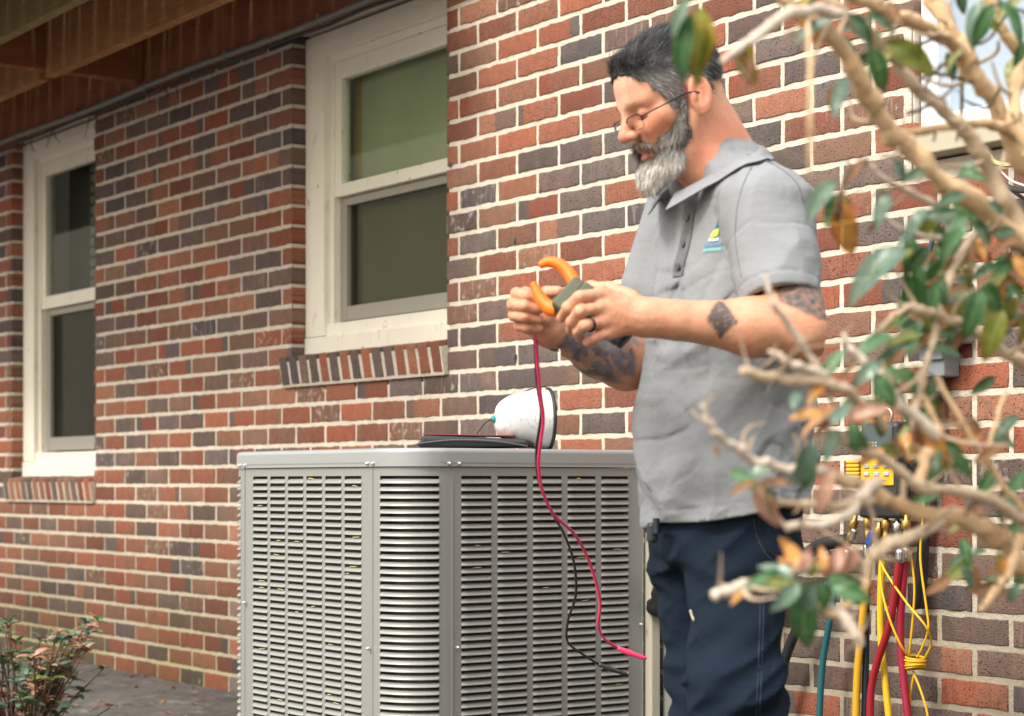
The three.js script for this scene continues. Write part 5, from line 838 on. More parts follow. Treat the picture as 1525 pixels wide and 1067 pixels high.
{ const a = LFING[2][0], b = LFING[2][1], c = a.clone().lerp(b, 0.72), d = b.clone().sub(a).normalize(); const g = new THREE.TorusGeometry(0.0108, 0.0021, 10, 28).applyQuaternion(new THREE.Quaternion().setFromUnitVectors(V(0, 0, 1), d)).translate(c.x, c.y, c.z); onMan('ring', g, mat({ color: C(0.06, 0.06, 0.065), metalness: 0.9, roughness: 0.25 })); }
// --- the clamp meter and its leads
{
  const A = W(849, 443, 3.185), B = W(926, 501, 3.15), t = thing('clamp_meter', 'orange-jawed clamp meter with dark body held in both the man\'s hands', 'meter', A), ax = B.clone().sub(A), len = ax.length(); ax.normalize();
  const toCam = V(0, 0.15, 1).addScaledVector(ax, -V(0, 0.15, 1).dot(ax)).normalize(), sd = new THREE.Vector3().crossVectors(ax, toCam).normalize(), q = new THREE.Quaternion().setFromRotationMatrix(new THREE.Matrix4().makeBasis(sd, ax, toCam));
  const R = (g) => g.applyQuaternion(q), orange = mat({ color: C(0.88, 0.17, 0.002), roughness: 0.5 }), olive = mat({ color: C(0.065, 0.075, 0.045), roughness: 0.6 }), blue = mat({ color: C(0.05, 0.085, 0.115), roughness: 0.5 });
  part('body', R(box(0.038, len + 0.012, 0.028, 0, len / 2 - 0.002, 0, 0.009)), blue, t);
  part('head_block', R(merge([box(0.062, 0.026, 0.036, 0, -0.001, 0, 0.007), box(0.03, 0.02, 0.04, -0.018, 0.018, 0, 0.005)])), olive, t);
  part('dial', R(new THREE.CylinderGeometry(0.013, 0.014, 0.008, 20).rotateX(Math.PI / 2).translate(0.002, 0.03, 0.017)), olive, t);
  part('trim', R(box(0.010, len * 0.5, 0.030, -0.018, len * 0.3, 0, 0.004)), orange, t);
  part('end_cap', R(box(0.034, 0.014, 0.024, 0, len + 0.004, 0, 0.005)), black, t);
  const J = (l) => l.map(([a, b, z]) => W(a, b, z).sub(A)), flat = (g) => g;
  part('jaw', tube(J([[804, 396, 3.225], [813, 391, 3.225], [828, 392, 3.222], [843, 402, 3.216], [853, 417, 3.208], [861, 433, 3.2]]), [0.0055, 0.0082, 0.0098, 0.0108, 0.0112, 0.0105], 40, 12), orange, t);
  part('jaw', tube(J([[794, 422, 3.228], [800, 435, 3.226], [808, 449, 3.222], [819, 459, 3.216], [832, 462, 3.205]]), [0.0055, 0.0085, 0.0108, 0.0125, 0.012], 40, 12), orange, t);
  part('trigger', tube(J([[862, 428, 3.2], [872, 434, 3.195], [882, 440, 3.19]]), [0.006, 0.005, 0.003], 12, 8), orange, t);
}
function lead(label, l, r, m) { const p = l.map((a) => W(...a)), o = p[p.length - 1], t = thing('test_lead', label, 'test lead', o); part('wire', tube(p.map((a) => a.clone().sub(o)), r, 120, 8), m, t); part('plug', tube([V(0, 0, 0), V(0.02, -0.008, 0), V(0.055, -0.02, 0)], [r * 1.6, r * 2.1, r * 1.3], 10, 10), m, t); }
lead('pink-red test lead hanging from the man\'s hand across the front of the unit', [[797, 485, 3.31], [799, 520, 3.33], [804, 580, 3.38], [809, 625, 3.42], [805, 660, 3.45], [802, 692, 3.48], [808, 732, 3.52], [826, 768, 3.58], [852, 792, 3.64], [871, 822, 3.7], [886, 862, 3.74], [894, 900, 3.77], [891, 932, 3.8], [897, 948, 3.82], [908, 958, 3.84], [920, 966, 3.86]], 0.0029, rub(0.85, 0.05, 0.16));
lead('black test lead hanging beside the pink-red one across the unit', [[796, 485, 3.312], [797, 520, 3.335], [801, 580, 3.385], [806, 615, 3.42], [803, 640, 3.44], [799, 670, 3.47], [801, 710, 3.5], [820, 760, 3.6], [842, 800, 3.7], [856, 845, 3.78], [857, 890, 3.84], [846, 925, 3.88], [845, 955, 3.9], [868, 975, 3.94], [892, 990, 3.97]], 0.0026, rub(0.02, 0.022, 0.025));

// ================= SHRUB IN FRONT =================
const barkTex = (a, b, c) => dataTex(128, 512, (u, v) => { const n = tnoise(u, v, 5, 3, 4), m = tnoise(u, v, 14, 6, 3); return mix3(mix3(a, b, clamp(0.5 + n, 0, 1)), c, sstep(0.1, 0.4, m) * 0.8); }, true, [12, 2.5]);
const barkBump = dataTex(128, 512, (u, v) => clamp(0.5 + tnoise(u, v, 9, 3, 4), 0, 1), false, [12, 2.5]);
const barkTan = mat({ map: barkTex([0.50, 0.29, 0.13], [0.66, 0.50, 0.32], [0.28, 0.14, 0.05]), bumpMap: barkBump, bumpScale: 0.003, roughness: 0.8 });
const barkGrey = mat({ map: barkTex([0.38, 0.27, 0.17], [0.54, 0.43, 0.31], [0.24, 0.14, 0.07]), bumpMap: barkBump, bumpScale: 0.002, roughness: 0.85 });
const barkPale = mat({ map: barkTex([0.48, 0.38, 0.28], [0.62, 0.54, 0.46], [0.34, 0.20, 0.10]), roughness: 0.75 });
const barkDark = mat({ color: C(0.085, 0.05, 0.03), roughness: 0.85 });
function leafGeo(seed) {                    // a 1 m long leaf along +y, folded at the midrib, tip drooping
  const r = rng(seed), n = 9, pos = [], uv = [], idx = [], w = 0.15 + 0.055 * r(), curl = 0.35 + 0.5 * r(), fold = 0.25 + 0.25 * r(), tw = (r() - 0.5) * 0.5, side = (r() - 0.5) * 0.16;
  for (let i = 0; i <= n; i++) {
    const t = i / n, hw = w * Math.sin(Math.PI * t ** 0.85) ** 0.8 * (1 - 0.12 * t) + 0.004, y = Math.sin(t * curl * 1.6) / (curl * 1.6), z = -(1 - Math.cos(t * curl * 1.6)) / (curl * 1.6);
    for (const k of [-1, -0.55, 0, 0.55, 1]) { const x = k * hw, a = tw * t, zz = z + Math.abs(k) * hw * fold + 0.012 * Math.sin(t * 14 + k * 3 + seed); pos.push(x * Math.cos(a) + side * t * t, y, zz + x * Math.sin(a)); uv.push(0.5 + k * 0.5, t); }
  }
  for (let i = 0; i < n; i++) for (let j = 0; j < 4; j++) { const a = i * 5 + j; idx.push(a, a + 1, a + 5, a + 1, a + 6, a + 5); }
  const g = new THREE.BufferGeometry(); g.setAttribute('position', new THREE.Float32BufferAttribute(pos, 3)); g.setAttribute('uv', new THREE.Float32BufferAttribute(uv, 2)); g.setIndex(idx); g.computeVertexNormals(); return g;
}
const leafTex = (a, b, rim, seed) => dataTex(64, 128, (u, v) => { const e = Math.abs(u - 0.5) * 2, n = fbm(u * 3 + seed, v * 5, 2, 3), vein = Math.abs(((v - Math.abs(u - 0.5) * 0.6) * 9) % 1 - 0.5); let c = mix3(a, b, clamp(0.5 + n, 0, 1)); if (vein < 0.06) c = mix3(c, b, 0.35); if (e < 0.06) c = mix3(c, [0.4, 0.42, 0.2], 0.5); c = mix3(c, rim, clamp(sstep(0.75, 1, e + n * 0.7) + sstep(0.8, 1.02, v + n * 0.5), 0, 1) * 0.8); return c; });
const leafMat = (a, b, rim, seed, o = {}) => mat({ map: leafTex(a, b, rim, seed), transmission: 0.32, thickness: 0, roughness: 0.42, ...o });
const LM = {
  green: leafMat([0.035, 0.13, 0.045], [0.06, 0.19, 0.06], [0.10, 0.12, 0.03], 1), dark: leafMat([0.02, 0.08, 0.035], [0.04, 0.125, 0.05], [0.10, 0.09, 0.02], 2), teal: leafMat([0.085, 0.17, 0.115], [0.15, 0.25, 0.19], [0.16, 0.20, 0.10], 3, { roughness: 0.3 }),  // teal: reflected sky put into the leaf colour
  olive: leafMat([0.12, 0.15, 0.015], [0.22, 0.24, 0.03], [0.28, 0.14, 0.02], 4), yellow: leafMat([0.40, 0.30, 0.02], [0.30, 0.34, 0.03], [0.30, 0.10, 0.02], 5), orange: leafMat([0.58, 0.20, 0.03], [0.52, 0.30, 0.06], [0.28, 0.09, 0.03], 6),
  pink: leafMat([0.50, 0.22, 0.16], [0.42, 0.28, 0.20], [0.45, 0.15, 0.08], 7), brown: leafMat([0.20, 0.085, 0.03], [0.30, 0.14, 0.055], [0.10, 0.04, 0.02], 8, { roughness: 0.8 }), pale: leafMat([0.45, 0.38, 0.32], [0.60, 0.55, 0.5], [0.40, 0.30, 0.22], 9, { roughness: 0.7 }),
};
const leafShapes = [1, 2, 3, 4, 5, 6].map(leafGeo);
{
  const root = V(1.42, groundY(2, 1.2) - 0.02, -2.45), t = thing('shrub', 'leggy woody shrub with green and orange leaves close in front at right', 'shrub', root);
  const L = (p) => p.sub(root), Q = (l) => l.map(([a, b, z]) => L(W(a, b, z)));
  const spur = [], sr = rng(515);
  const br = (m, l, r, seed = 1) => {
    const c = new THREE.CatmullRomCurve3(Q(l), false, 'centripetal'), n = l.length * 3, P = [], K = [];
    for (let i = 0; i <= n; i++) { const f = i / n, j = Math.min(r.length - 2, Math.floor(f * (r.length - 1))), rr = lerp(r[j], r[j + 1], f * (r.length - 1) - j) * 0.74, p = c.getPoint(f); p.add(V(sr() - 0.5, sr() - 0.5, sr() - 0.5).multiplyScalar(i && i < n ? rr * 0.75 : 0)); P.push(p); K.push(rr * (i % 3 === 1 && sr() < 0.6 ? 1.22 : 0.95 + 0.1 * sr())); 
      if (i && sr() < (m === barkDark ? 0.1 : 0.34)) { const tn = c.getTangent(f), d = new THREE.Vector3().crossVectors(tn, V(sr() - 0.5, sr() - 0.5, sr() - 0.5)).normalize().addScaledVector(tn, 0.6 * (sr() - 0.3)).add(V(0, 0.25, 0)).normalize(), L2 = 0.015 + 0.06 * sr() ** 2, w = Math.min(rr * 0.45, 0.0035), q1 = p.clone().addScaledVector(d, L2 * 0.55).add(V(sr() - 0.5, sr() - 0.5, sr() - 0.5).multiplyScalar(L2 * 0.3)), q2 = p.clone().addScaledVector(d, L2).add(V(sr() - 0.5, sr() - 0.3, sr() - 0.5).multiplyScalar(L2 * 0.5)); spur.push(tube([p, q1, q2], [w, w * 0.75, w * 0.4], 8, 5, 0.3, i)); } }
    return part('branch', tube(P, K, n * 4, 9, 0.34, seed), m, t);
  };
  const k = 1 / 1345;
  part('trunk', tube([V(0, -0.08, 0), V(-0.03, 0.35, 0.02), V(-0.10, 0.75, 0.05), V(-0.14, 1.0, 0.03), V(-0.2, 1.18, 0.02)], [0.036, 0.032, 0.028, 0.024, 0.02], 50, 10, 0.2, 4), barkTan, t);
  part('trunk', tube([V(0.05, -0.08, -0.06), V(0.02, 0.3, -0.1), V(-0.04, 0.7, -0.12), V(-0.1, 1.0, -0.1), V(-0.12, 1.4, -0.05)], [0.03, 0.028, 0.024, 0.02, 0.016], 50, 10, 0.2, 5), barkGrey, t);
  br(barkTan, [[2300, 700, 2.44], [1760, 452, 2.4], [1640, 420, 2.36], [1525, 352, 2.3], [1422, 281, 2.22], [1370, 234, 2.2], [1319, 183, 2.18], [1291, 136, 2.15], [1253, 70, 2.12], [1211, 37, 2.1], [1170, 5, 2.08], [1140, -30, 2.06]], [0.026, 0.021, 0.019, 0.0175, 0.0165, 0.016, 0.0155, 0.015, 0.013, 0.0105, 0.009, 0.007], 1);
  br(barkTan, [[1900, 560, 2.5], [1660, 330, 2.48], [1525, 235, 2.45], [1469, 131, 2.42], [1436, 84, 2.4], [1403, 28, 2.4], [1380, -30, 2.4]], [0.02, 0.018, 0.017, 0.016, 0.0155, 0.015, 0.013], 2);
  br(barkGrey, [[1560, 390, 2.31], [1501, 305, 2.32], [1459, 220, 2.3], [1422, 178, 2.28], [1375, 141, 2.26], [1328, 84, 2.24], [1267, 28, 2.2], [1220, -10, 2.2]], [0.014, 0.0125, 0.0115, 0.011, 0.0105, 0.009, 0.008, 0.006], 3);
  br(barkPale, [[1253, 20, 2.1], [1211, 14, 2.06], [1169, 23, 2.0], [1120, 58, 1.96], [1075, 92, 1.93]], [0.008, 0.0085, 0.0085, 0.007, 0.004], 4);
  br(barkTan, [[1530, 214, 2.46], [1500, 196, 2.42], [1469, 183, 2.38], [1410, 190, 2.34], [1361, 197, 2.3], [1330, 204, 2.28]], [0.011, 0.009, 0.008, 0.0065, 0.006, 0.004], 5);
  br(barkTan, [[1445, 96, 2.41], [1403, 52, 2.35], [1350, 30, 2.3], [1300, 9, 2.26], [1250, -20, 2.2]], [0.012, 0.011, 0.0105, 0.0095, 0.008], 6);
  br(barkTan, [[1570, 60, 2.5], [1535, 90, 2.48], [1506, 60, 2.46], [1480, 20, 2.45], [1466, -30, 2.45]], [0.012, 0.011, 0.010, 0.010, 0.009], 7);
  br(barkTan, [[1600, 300, 2.3], [1540, 228, 2.28], [1512, 170, 2.28], [1525, 100, 2.3], [1560, 40, 2.3]], [0.014, 0.0125, 0.011, 0.010, 0.009], 8);
  for (const [l, r] of [[[[1436, 84, 2.4], [1400, 100, 2.3], [1380, 130, 2.25], [1410, 152, 2.2]], 0.003], [[[1469, 131, 2.42], [1430, 118, 2.4], [1390, 110, 2.4], [1350, 128, 2.4]], 0.0028], [[[1430, 90, 2.45], [1433, 160, 2.45], [1425, 210, 2.4]], 0.003], [[[1360, 70, 2.3], [1400, 55, 2.3], [1420, 60, 2.3]], 0.003], [[[1500, 20, 2.4], [1470, 60, 2.4], [1440, 70, 2.4]], 0.0026], [[[1350, 170, 2.3], [1390, 155, 2.3], [1420, 130, 2.35]], 0.0028], [[[1490, 130, 2.4], [1470, 160, 2.4], [1430, 146, 2.4]], 0.0024]]) br(barkDark, l, [r, r, r * 0.6], 9);
  // lower arms
  br(barkTan, [[2250, 1250, 2.45], [1720, 1020, 2.4], [1600, 905, 2.3], [1525, 843, 2.24], [1480, 795, 2.2], [1405, 768, 2.14], [1347, 757, 2.1], [1289, 728, 2.06], [1231, 704, 2.04], [1185, 699, 2.02]], [0.026, 0.022, 0.019, 0.0175, 0.016, 0.0135, 0.011, 0.009, 0.0075, 0.007], 10);
  br(barkPale, [[1289, 728, 2.06], [1231, 704, 2.04], [1185, 699, 2.02], [1135, 690, 2.0], [1092, 664, 1.98], [1060, 637, 1.96], [1046, 604, 1.95]], [0.007, 0.0075, 0.0072, 0.007, 0.0065, 0.006, 0.004], 11);
  br(barkGrey, [[1620, 835, 2.3], [1525, 776, 2.2], [1463, 741, 2.14], [1370, 722, 2.08], [1312, 683, 2.06], [1268, 660, 2.05], [1230, 640, 2.04]], [0.012, 0.010, 0.0085, 0.0075, 0.0075, 0.007, 0.004], 12);
  br(barkGrey, [[1405, 770, 2.14], [1375, 794, 2.1], [1324, 814, 2.05], [1299, 828, 2.04], [1285, 868, 2.04]], [0.010, 0.0095, 0.0095, 0.0085, 0.005], 13);
  br(barkPale, [[1402, 655, 2.1], [1347, 606, 2.08], [1307, 562, 2.06], [1275, 527, 2.05], [1255, 498, 2.05]], [0.008, 0.0075, 0.007, 0.005, 0.003], 14);
  br(barkPale, [[1240, 600, 2.02], [1216, 545, 2.0], [1180, 490, 1.98], [1150, 448, 1.96], [1140, 410, 1.96]], [0.004, 0.0046, 0.0046, 0.004, 0.002], 15);
  br(barkGrey, [[1320, 640, 2.06], [1280, 595, 2.03], [1231, 570, 2.0], [1170, 566, 1.98], [1104, 553, 1.96]], [0.006, 0.0075, 0.0075, 0.0075, 0.0065], 16);
  br(barkPale, [[1230, 560, 2.0], [1190, 545, 1.98], [1160, 530, 1.97], [1145, 524, 1.97]], [0.006, 0.006, 0.005, 0.003], 17);
  br(barkPale, [[1310, 715, 2.06], [1285, 735, 2.04], [1262, 765, 2.02], [1225, 780, 2.0], [1170, 786, 1.99]], [0.008, 0.0085, 0.008, 0.007, 0.006], 18);
  br(barkGrey, [[1300, 745, 2.05], [1260, 752, 2.02], [1190, 752, 2.0], [1130, 742, 1.99]], [0.006, 0.0055, 0.005, 0.003], 19);
  br(barkPale, [[1230, 845, 2.0], [1150, 857, 1.97], [1110, 872, 1.95], [1062, 890, 1.94]], [0.005, 0.006, 0.0085, 0.0075], 20);
  br(barkPale, [[1238, 905, 2.0], [1256, 920, 1.99], [1272, 942, 1.98], [1284, 962, 1.98]], [0.006, 0.0085, 0.008, 0.004], 21);
  br(barkTan, [[1290, 866, 2.03], [1262, 900, 2.0], [1238, 918, 1.99], [1220, 905, 1.98]], [0.006, 0.005, 0.005, 0.004], 22);
  br(barkTan, [[1525, 800, 2.2], [1505, 845, 2.18], [1480, 885, 2.16], [1461, 909, 2.15]], [0.009, 0.0075, 0.0065, 0.004], 23);
  br(barkTan, [[1395, 560, 2.14], [1440, 640, 2.14], [1478, 700, 2.16], [1525, 760, 2.18]], [0.0035, 0.004, 0.004, 0.004], 24);
  br(barkTan, [[1375, 590, 2.12], [1400, 640, 2.12], [1420, 690, 2.12]], [0.004, 0.004, 0.003], 25);
  br(barkTan, [[1500, 585, 2.18], [1480, 640, 2.16], [1466, 700, 2.15]], [0.004, 0.0035, 0.003], 26);
  br(barkGrey, [[1600, 620, 2.3], [1525, 545, 2.22], [1460, 500, 2.18], [1400, 470, 2.14], [1350, 460, 2.12], [1300, 500, 2.1]], [0.012, 0.009, 0.008, 0.007, 0.006, 0.004], 27);
  br(barkGrey, [[1480, 325, 2.26], [1430, 380, 2.2], [1405, 450, 2.16], [1380, 540, 2.14], [1360, 640, 2.1]], [0.006, 0.006, 0.006, 0.0055, 0.005], 28);
  br(barkPale, [[1392, 305, 2.2], [1355, 285, 2.18], [1310, 262, 2.15], [1290, 235, 2.14]], [0.005, 0.0045, 0.004, 0.003], 29);
  br(barkPale, [[1400, 355, 2.2], [1370, 350, 2.18], [1340, 340, 2.16], [1315, 325, 2.15]], [0.005, 0.0045, 0.004, 0.003], 30);
  br(barkDark, [[1290, 240, 2.14], [1262, 260, 2.12], [1252, 300, 2.1], [1248, 330, 2.1]], [0.004, 0.004, 0.0035, 0.003], 31);
  br(barkTan, [[1203, 30, 2.05], [1206, 100, 1.75], [1207, 180, 1.72], [1206, 262, 1.72]], [0.003, 0.003, 0.003, 0.002], 32);
  br(barkTan, [[1400, 640, 2.12], [1380, 680, 2.1], [1368, 730, 2.08]], [0.009, 0.009, 0.006], 33);
  part('twig', merge(spur), barkGrey, t).userData.kind = 'stuff';
  // leaves: base pixel, tip pixel, distance, kind, turn about the own axis
  const LV = []; const lf = (a, b, c, d, z, kind, roll = 0) => LV.push([a, b, c, d, z, kind, roll]);
  // top
  lf(1045, 10, 1030, 118, 1.95, 'olive', 0.5); lf(1030, 20, 1000, 118, 1.93, 'green', 0.9); lf(1030, -5, 990, 55, 1.92, 'teal', 0.8); lf(1042, 10, 1047, 108, 1.94, 'yellow', -0.5); lf(1113, 62, 1102, 142, 1.95, 'yellow', 0.1); lf(1112, 60, 1120, 118, 1.96, 'brown', 0.4);
  lf(1240, 30, 1182, 52, 2.05, 'teal', 0.4); lf(1262, 20, 1318, 68, 2.1, 'dark', 0.2); lf(1318, 62, 1402, 104, 2.15, 'olive', 0.5); lf(1316, 66, 1395, 88, 2.17, 'green', -0.3); lf(1480, 5, 1448, 64, 2.2, 'green', 0.2); lf(1490, 0, 1535, 62, 2.2, 'green', -0.3); lf(1462, 0, 1446, 62, 2.25, 'teal', 0.5);
  lf(1300, 70, 1322, 140, 2.15, 'green', 0.4); lf(1262, 115, 1240, 165, 2.1, 'teal', 0.6); lf(1238, 130, 1246, 172, 2.1, 'orange', 0.3); lf(1262, 10, 1215, 22, 2.1, 'brown', 0.2); lf(1190, 30, 1230, 66, 2.08, 'orange', 0.4); lf(1290, 20, 1340, 40, 2.2, 'dark', 0.1); lf(1210, -5, 1180, 10, 2.05, 'yellow', 0.3); lf(1330, 78, 1290, 100, 2.2, 'olive', 0.2);
  // middle left
  lf(1248, 270, 1183, 322, 2.08, 'teal', 0.35); lf(1252, 292, 1258, 390, 2.1, 'orange', 0.4); lf(1246, 288, 1224, 336, 2.09, 'green', 0.6); lf(1250, 286, 1244, 318, 2.1, 'olive', 0); lf(1255, 288, 1272, 312, 2.1, 'olive', 0.2); lf(1348, 278, 1286, 286, 2.16, 'olive', 0.9); lf(1326, 290, 1296, 332, 2.14, 'teal', 0.3); lf(1350, 372, 1246, 412, 2.12, 'teal', 0.5); lf(1360, 372, 1310, 394, 2.14, 'olive', 0.4); lf(1290, 236, 1262, 262, 2.1, 'brown', 0.4); lf(1302, 330, 1294, 350, 2.12, 'brown', 0.2); lf(1330, 240, 1356, 270, 2.15, 'teal', 0.4); lf(1345, 270, 1375, 250, 2.18, 'dark', 0.3);
  // thick of leaves
  lf(1445, 338, 1378, 378, 2.16, 'green', 0.2); lf(1432, 320, 1370, 318, 2.17, 'dark', -0.4); lf(1444, 330, 1492, 364, 2.18, 'dark', 0.3); lf(1382, 310, 1342, 350, 2.15, 'teal', 0.4); lf(1400, 420, 1382, 480, 2.13, 'green', 0.5); lf(1405, 412, 1388, 474, 2.15, 'dark', 0.2); lf(1462, 430, 1440, 502, 2.14, 'green', -0.2); lf(1460, 418, 1500, 470, 2.17, 'green', 0.3); lf(1500, 425, 1535, 452, 2.2, 'green', 0.1); lf(1495, 462, 1462, 540, 2.12, 'olive', 0.6); lf(1508, 440, 1490, 500, 2.15, 'olive', -0.3);
  lf(1370, 392, 1362, 470, 2.14, 'green', 0.7); lf(1362, 410, 1350, 480, 2.15, 'green', -0.3); lf(1440, 392, 1400, 400, 2.2, 'olive', 0.3); lf(1440, 398, 1470, 392, 2.2, 'olive', -0.2); lf(1420, 380, 1408, 412, 2.19, 'brown', 0.2); lf(1395, 352, 1384, 342, 2.19, 'yellow', 0.2); lf(1470, 400, 1520, 396, 2.22, 'green', 0.6); lf(1370, 500, 1330, 492, 2.12, 'olive', 0.1); lf(1370, 512, 1300, 540, 2.11, 'dark', 0.3); lf(1400, 500, 1425, 488, 2.14, 'dark', 0.2); lf(1380, 520, 1440, 516, 2.14, 'dark', -0.3); lf(1340, 470, 1310, 500, 2.1, 'olive', 0.3); lf(1330, 500, 1274, 512, 2.1, 'green', 0.4); lf(1420, 450, 1412, 490, 2.16, 'yellow', 0.6); lf(1350, 520, 1318, 548, 2.1, 'brown', 0.2); lf(1440, 440, 1452, 480, 2.2, 'dark', 0.2); lf(1520, 470, 1545, 520, 2.2, 'olive', 0.2); lf(1510, 380, 1540, 420, 2.22, 'orange', 0.4); lf(1455, 355, 1470, 380, 2.2, 'orange', 0.1); lf(1480, 350, 1530, 340, 2.24, 'dark', 0.4); lf(1470, 300, 1500, 320, 2.22, 'teal', 0.4); lf(1440, 290, 1400, 300, 2.2, 'dark', 0.3); lf(1452, 240, 1420, 270, 2.24, 'teal', 0.6); lf(1430, 255, 1468, 262, 2.24, 'green', 0.3);
  // middle
  lf(1330, 545, 1290, 600, 2.08, 'green', 0.3); lf(1340, 545, 1380, 590, 2.1, 'green', -0.1); lf(1310, 560, 1352, 610, 2.1, 'dark', 0.5); lf(1260, 520, 1216, 570, 2.03, 'green', 0.8); lf(1226, 572, 1206, 590, 2.0, 'orange', 0.2); lf(1220, 575, 1196, 592, 2.0, 'olive', 0.2); lf(1190, 585, 1180, 596, 1.98, 'teal', 0.4); lf(1262, 610, 1180, 614, 2.02, 'orange', 0.8); lf(1265, 602, 1228, 630, 2.03, 'teal', 0.2); lf(1255, 598, 1312, 606, 2.04, 'teal', 0.6); lf(1240, 626, 1200, 660, 2.02, 'brown', 0.3); lf(1250, 640, 1226, 686, 2.02, 'teal', 0.2); lf(1265, 630, 1290, 680, 2.03, 'green', 0.4); lf(1280, 630, 1262, 660, 2.04, 'green', 0.1); lf(1206, 660, 1196, 734, 2.0, 'green', 0.4); lf(1150, 700, 1092, 712, 1.98, 'teal', 0.6); lf(1180, 722, 1110, 715, 1.98, 'brown', 0.5); lf(1120, 718, 1160, 768, 1.97, 'olive', 0.2); lf(1130, 722, 1150, 790, 1.96, 'pink', 0.5); lf(1116, 715, 1148, 760, 1.97, 'green', -0.2); lf(1062, 665, 1076, 682, 1.95, 'orange', 0.2); lf(1240, 700, 1220, 760, 2.0, 'pink', 0.7); lf(1280, 540, 1254, 556, 2.05, 'brown', 0.3);
  lf(1380, 630, 1410, 690, 2.1, 'orange', 0.4); lf(1372, 620, 1366, 690, 2.11, 'brown', 0.2); lf(1350, 690, 1336, 650, 2.1, 'brown', 0.3); lf(1400, 660, 1440, 676, 2.1, 'green', 0.2); lf(1400, 668, 1382, 720, 2.1, 'dark', 0.3); lf(1420, 670, 1446, 710, 2.12, 'green', 0.4); lf(1360, 680, 1385, 655, 2.1, 'orange', 0.3); lf(1450, 690, 1500, 660, 2.15, 'brown', 0.3); lf(1500, 735, 1535, 700, 2.2, 'green', 0.3); lf(1495, 735, 1530, 770, 2.2, 'green', -0.1); lf(1505, 740, 1490, 780, 2.2, 'dark', 0.2); lf(1470, 740, 1440, 760, 2.15, 'brown', 0.3); lf(1520, 800, 1500, 840, 2.2, 'teal', 0.2); lf(1500, 830, 1480, 862, 2.15, 'orange', 0.3); lf(1520, 870, 1496, 900, 2.16, 'teal', 0.3); lf(1530, 860, 1545, 910, 2.2, 'olive', 0.3); lf(1470, 860, 1490, 830, 2.15, 'brown', 0.2); lf(1440, 620, 1470, 650, 2.14, 'brown', 0.4);
  // low rosette
  lf(1190, 862, 1132, 848, 1.98, 'teal', 0.5); lf(1185, 858, 1160, 822, 1.98, 'orange', 0.2); lf(1195, 855, 1178, 800, 1.99, 'orange', 0.1); lf(1205, 856, 1206, 812, 2.0, 'pink', 0.2); lf(1218, 858, 1232, 816, 2.01, 'orange', 0.2); lf(1225, 860, 1262, 820, 2.02, 'pink', 0.3); lf(1188, 866, 1150, 876, 1.97, 'olive', 0.7); lf(1192, 866, 1162, 906, 1.97, 'teal', 0.3); lf(1204, 868, 1182, 974, 1.97, 'green', 0.1); lf(1212, 868, 1196, 920, 1.98, 'teal', 0.5); lf(1222, 866, 1234, 910, 1.99, 'green', 0.1); lf(1230, 864, 1290, 892, 2.0, 'green', 0.2); lf(1228, 862, 1284, 866, 2.02, 'dark', 0.5); lf(1225, 870, 1212, 890, 1.98, 'olive', 0.2); lf(1140, 866, 1096, 868, 1.95, 'teal', 0.6); lf(1118, 872, 1092, 890, 1.95, 'orange', 0.3); lf(1126, 872, 1120, 898, 1.95, 'orange', 0.1); lf(1236, 850, 1282, 836, 2.03, 'pink', 0.5); lf(1180, 840, 1150, 866, 1.98, 'teal', 0.1); lf(1240, 905, 1285, 950, 1.99, 'pale', 0.4); lf(1172, 800, 1164, 838, 1.99, 'orange', 0.3);
  for (const q of [[1182, 862, 1130, 834, 1.94, 'teal'], [1178, 866, 1138, 870, 1.94, 'olive'], [1190, 868, 1158, 908, 1.93, 'teal'], [1188, 846, 1170, 802, 1.95, 'orange'], [1196, 850, 1196, 806, 1.96, 'pink'], [1228, 852, 1226, 812, 1.95, 'orange'], [1246, 852, 1250, 814, 1.96, 'pink'], [1262, 852, 1276, 820, 1.97, 'pink'], [1222, 868, 1238, 914, 1.93, 'green'], [1214, 868, 1196, 922, 1.93, 'teal'], [1238, 872, 1294, 892, 1.94, 'green'], [1232, 866, 1282, 858, 1.95, 'green'], [1176, 858, 1120, 862, 1.95, 'green'], [1206, 862, 1216, 838, 1.95, 'olive'],
    [1210, 656, 1195, 732, 1.96, 'teal'], [1226, 614, 1178, 618, 1.97, 'orange'], [1236, 632, 1268, 598, 1.98, 'teal'], [1266, 630, 1286, 676, 1.98, 'green'], [1262, 622, 1318, 602, 2.0, 'pink'], [1120, 716, 1080, 700, 1.95, 'green'], [1138, 728, 1170, 776, 1.95, 'green'], [1126, 716, 1086, 730, 1.95, 'brown'], [1300, 556, 1336, 604, 2.04, 'green'], [1310, 540, 1268, 566, 2.04, 'teal']]) lf(...q, 0);
  const r = rng(909);
  for (let i = 0; i < 100; i++) { const zone = r(); const [x, y, s] = zone < 0.55 ? [1345 + r() * 200, 320 + r() * 170, 58] : zone < 0.75 ? [1290 + r() * 120, 520 + r() * 160, 46] : zone < 0.88 ? [1440 + r() * 110, 640 + r() * 220, 44] : [1230 + r() * 300, -10 + r() * 110, 44], a = Math.PI * (0.15 + r() * 1.1), kinds = ['green', 'dark', 'dark', 'olive', 'teal', 'green', 'brown', 'olive', 'orange', 'brown']; lf(x, y, x + Math.cos(a) * s * (0.6 + r() * 0.6) * (r() < 0.5 ? -1 : 1), y + Math.abs(Math.sin(a)) * s * 0.9, 2.2 + r() * 0.22, kinds[Math.floor(r() * 10)], (r() - 0.5) * 1.6); }
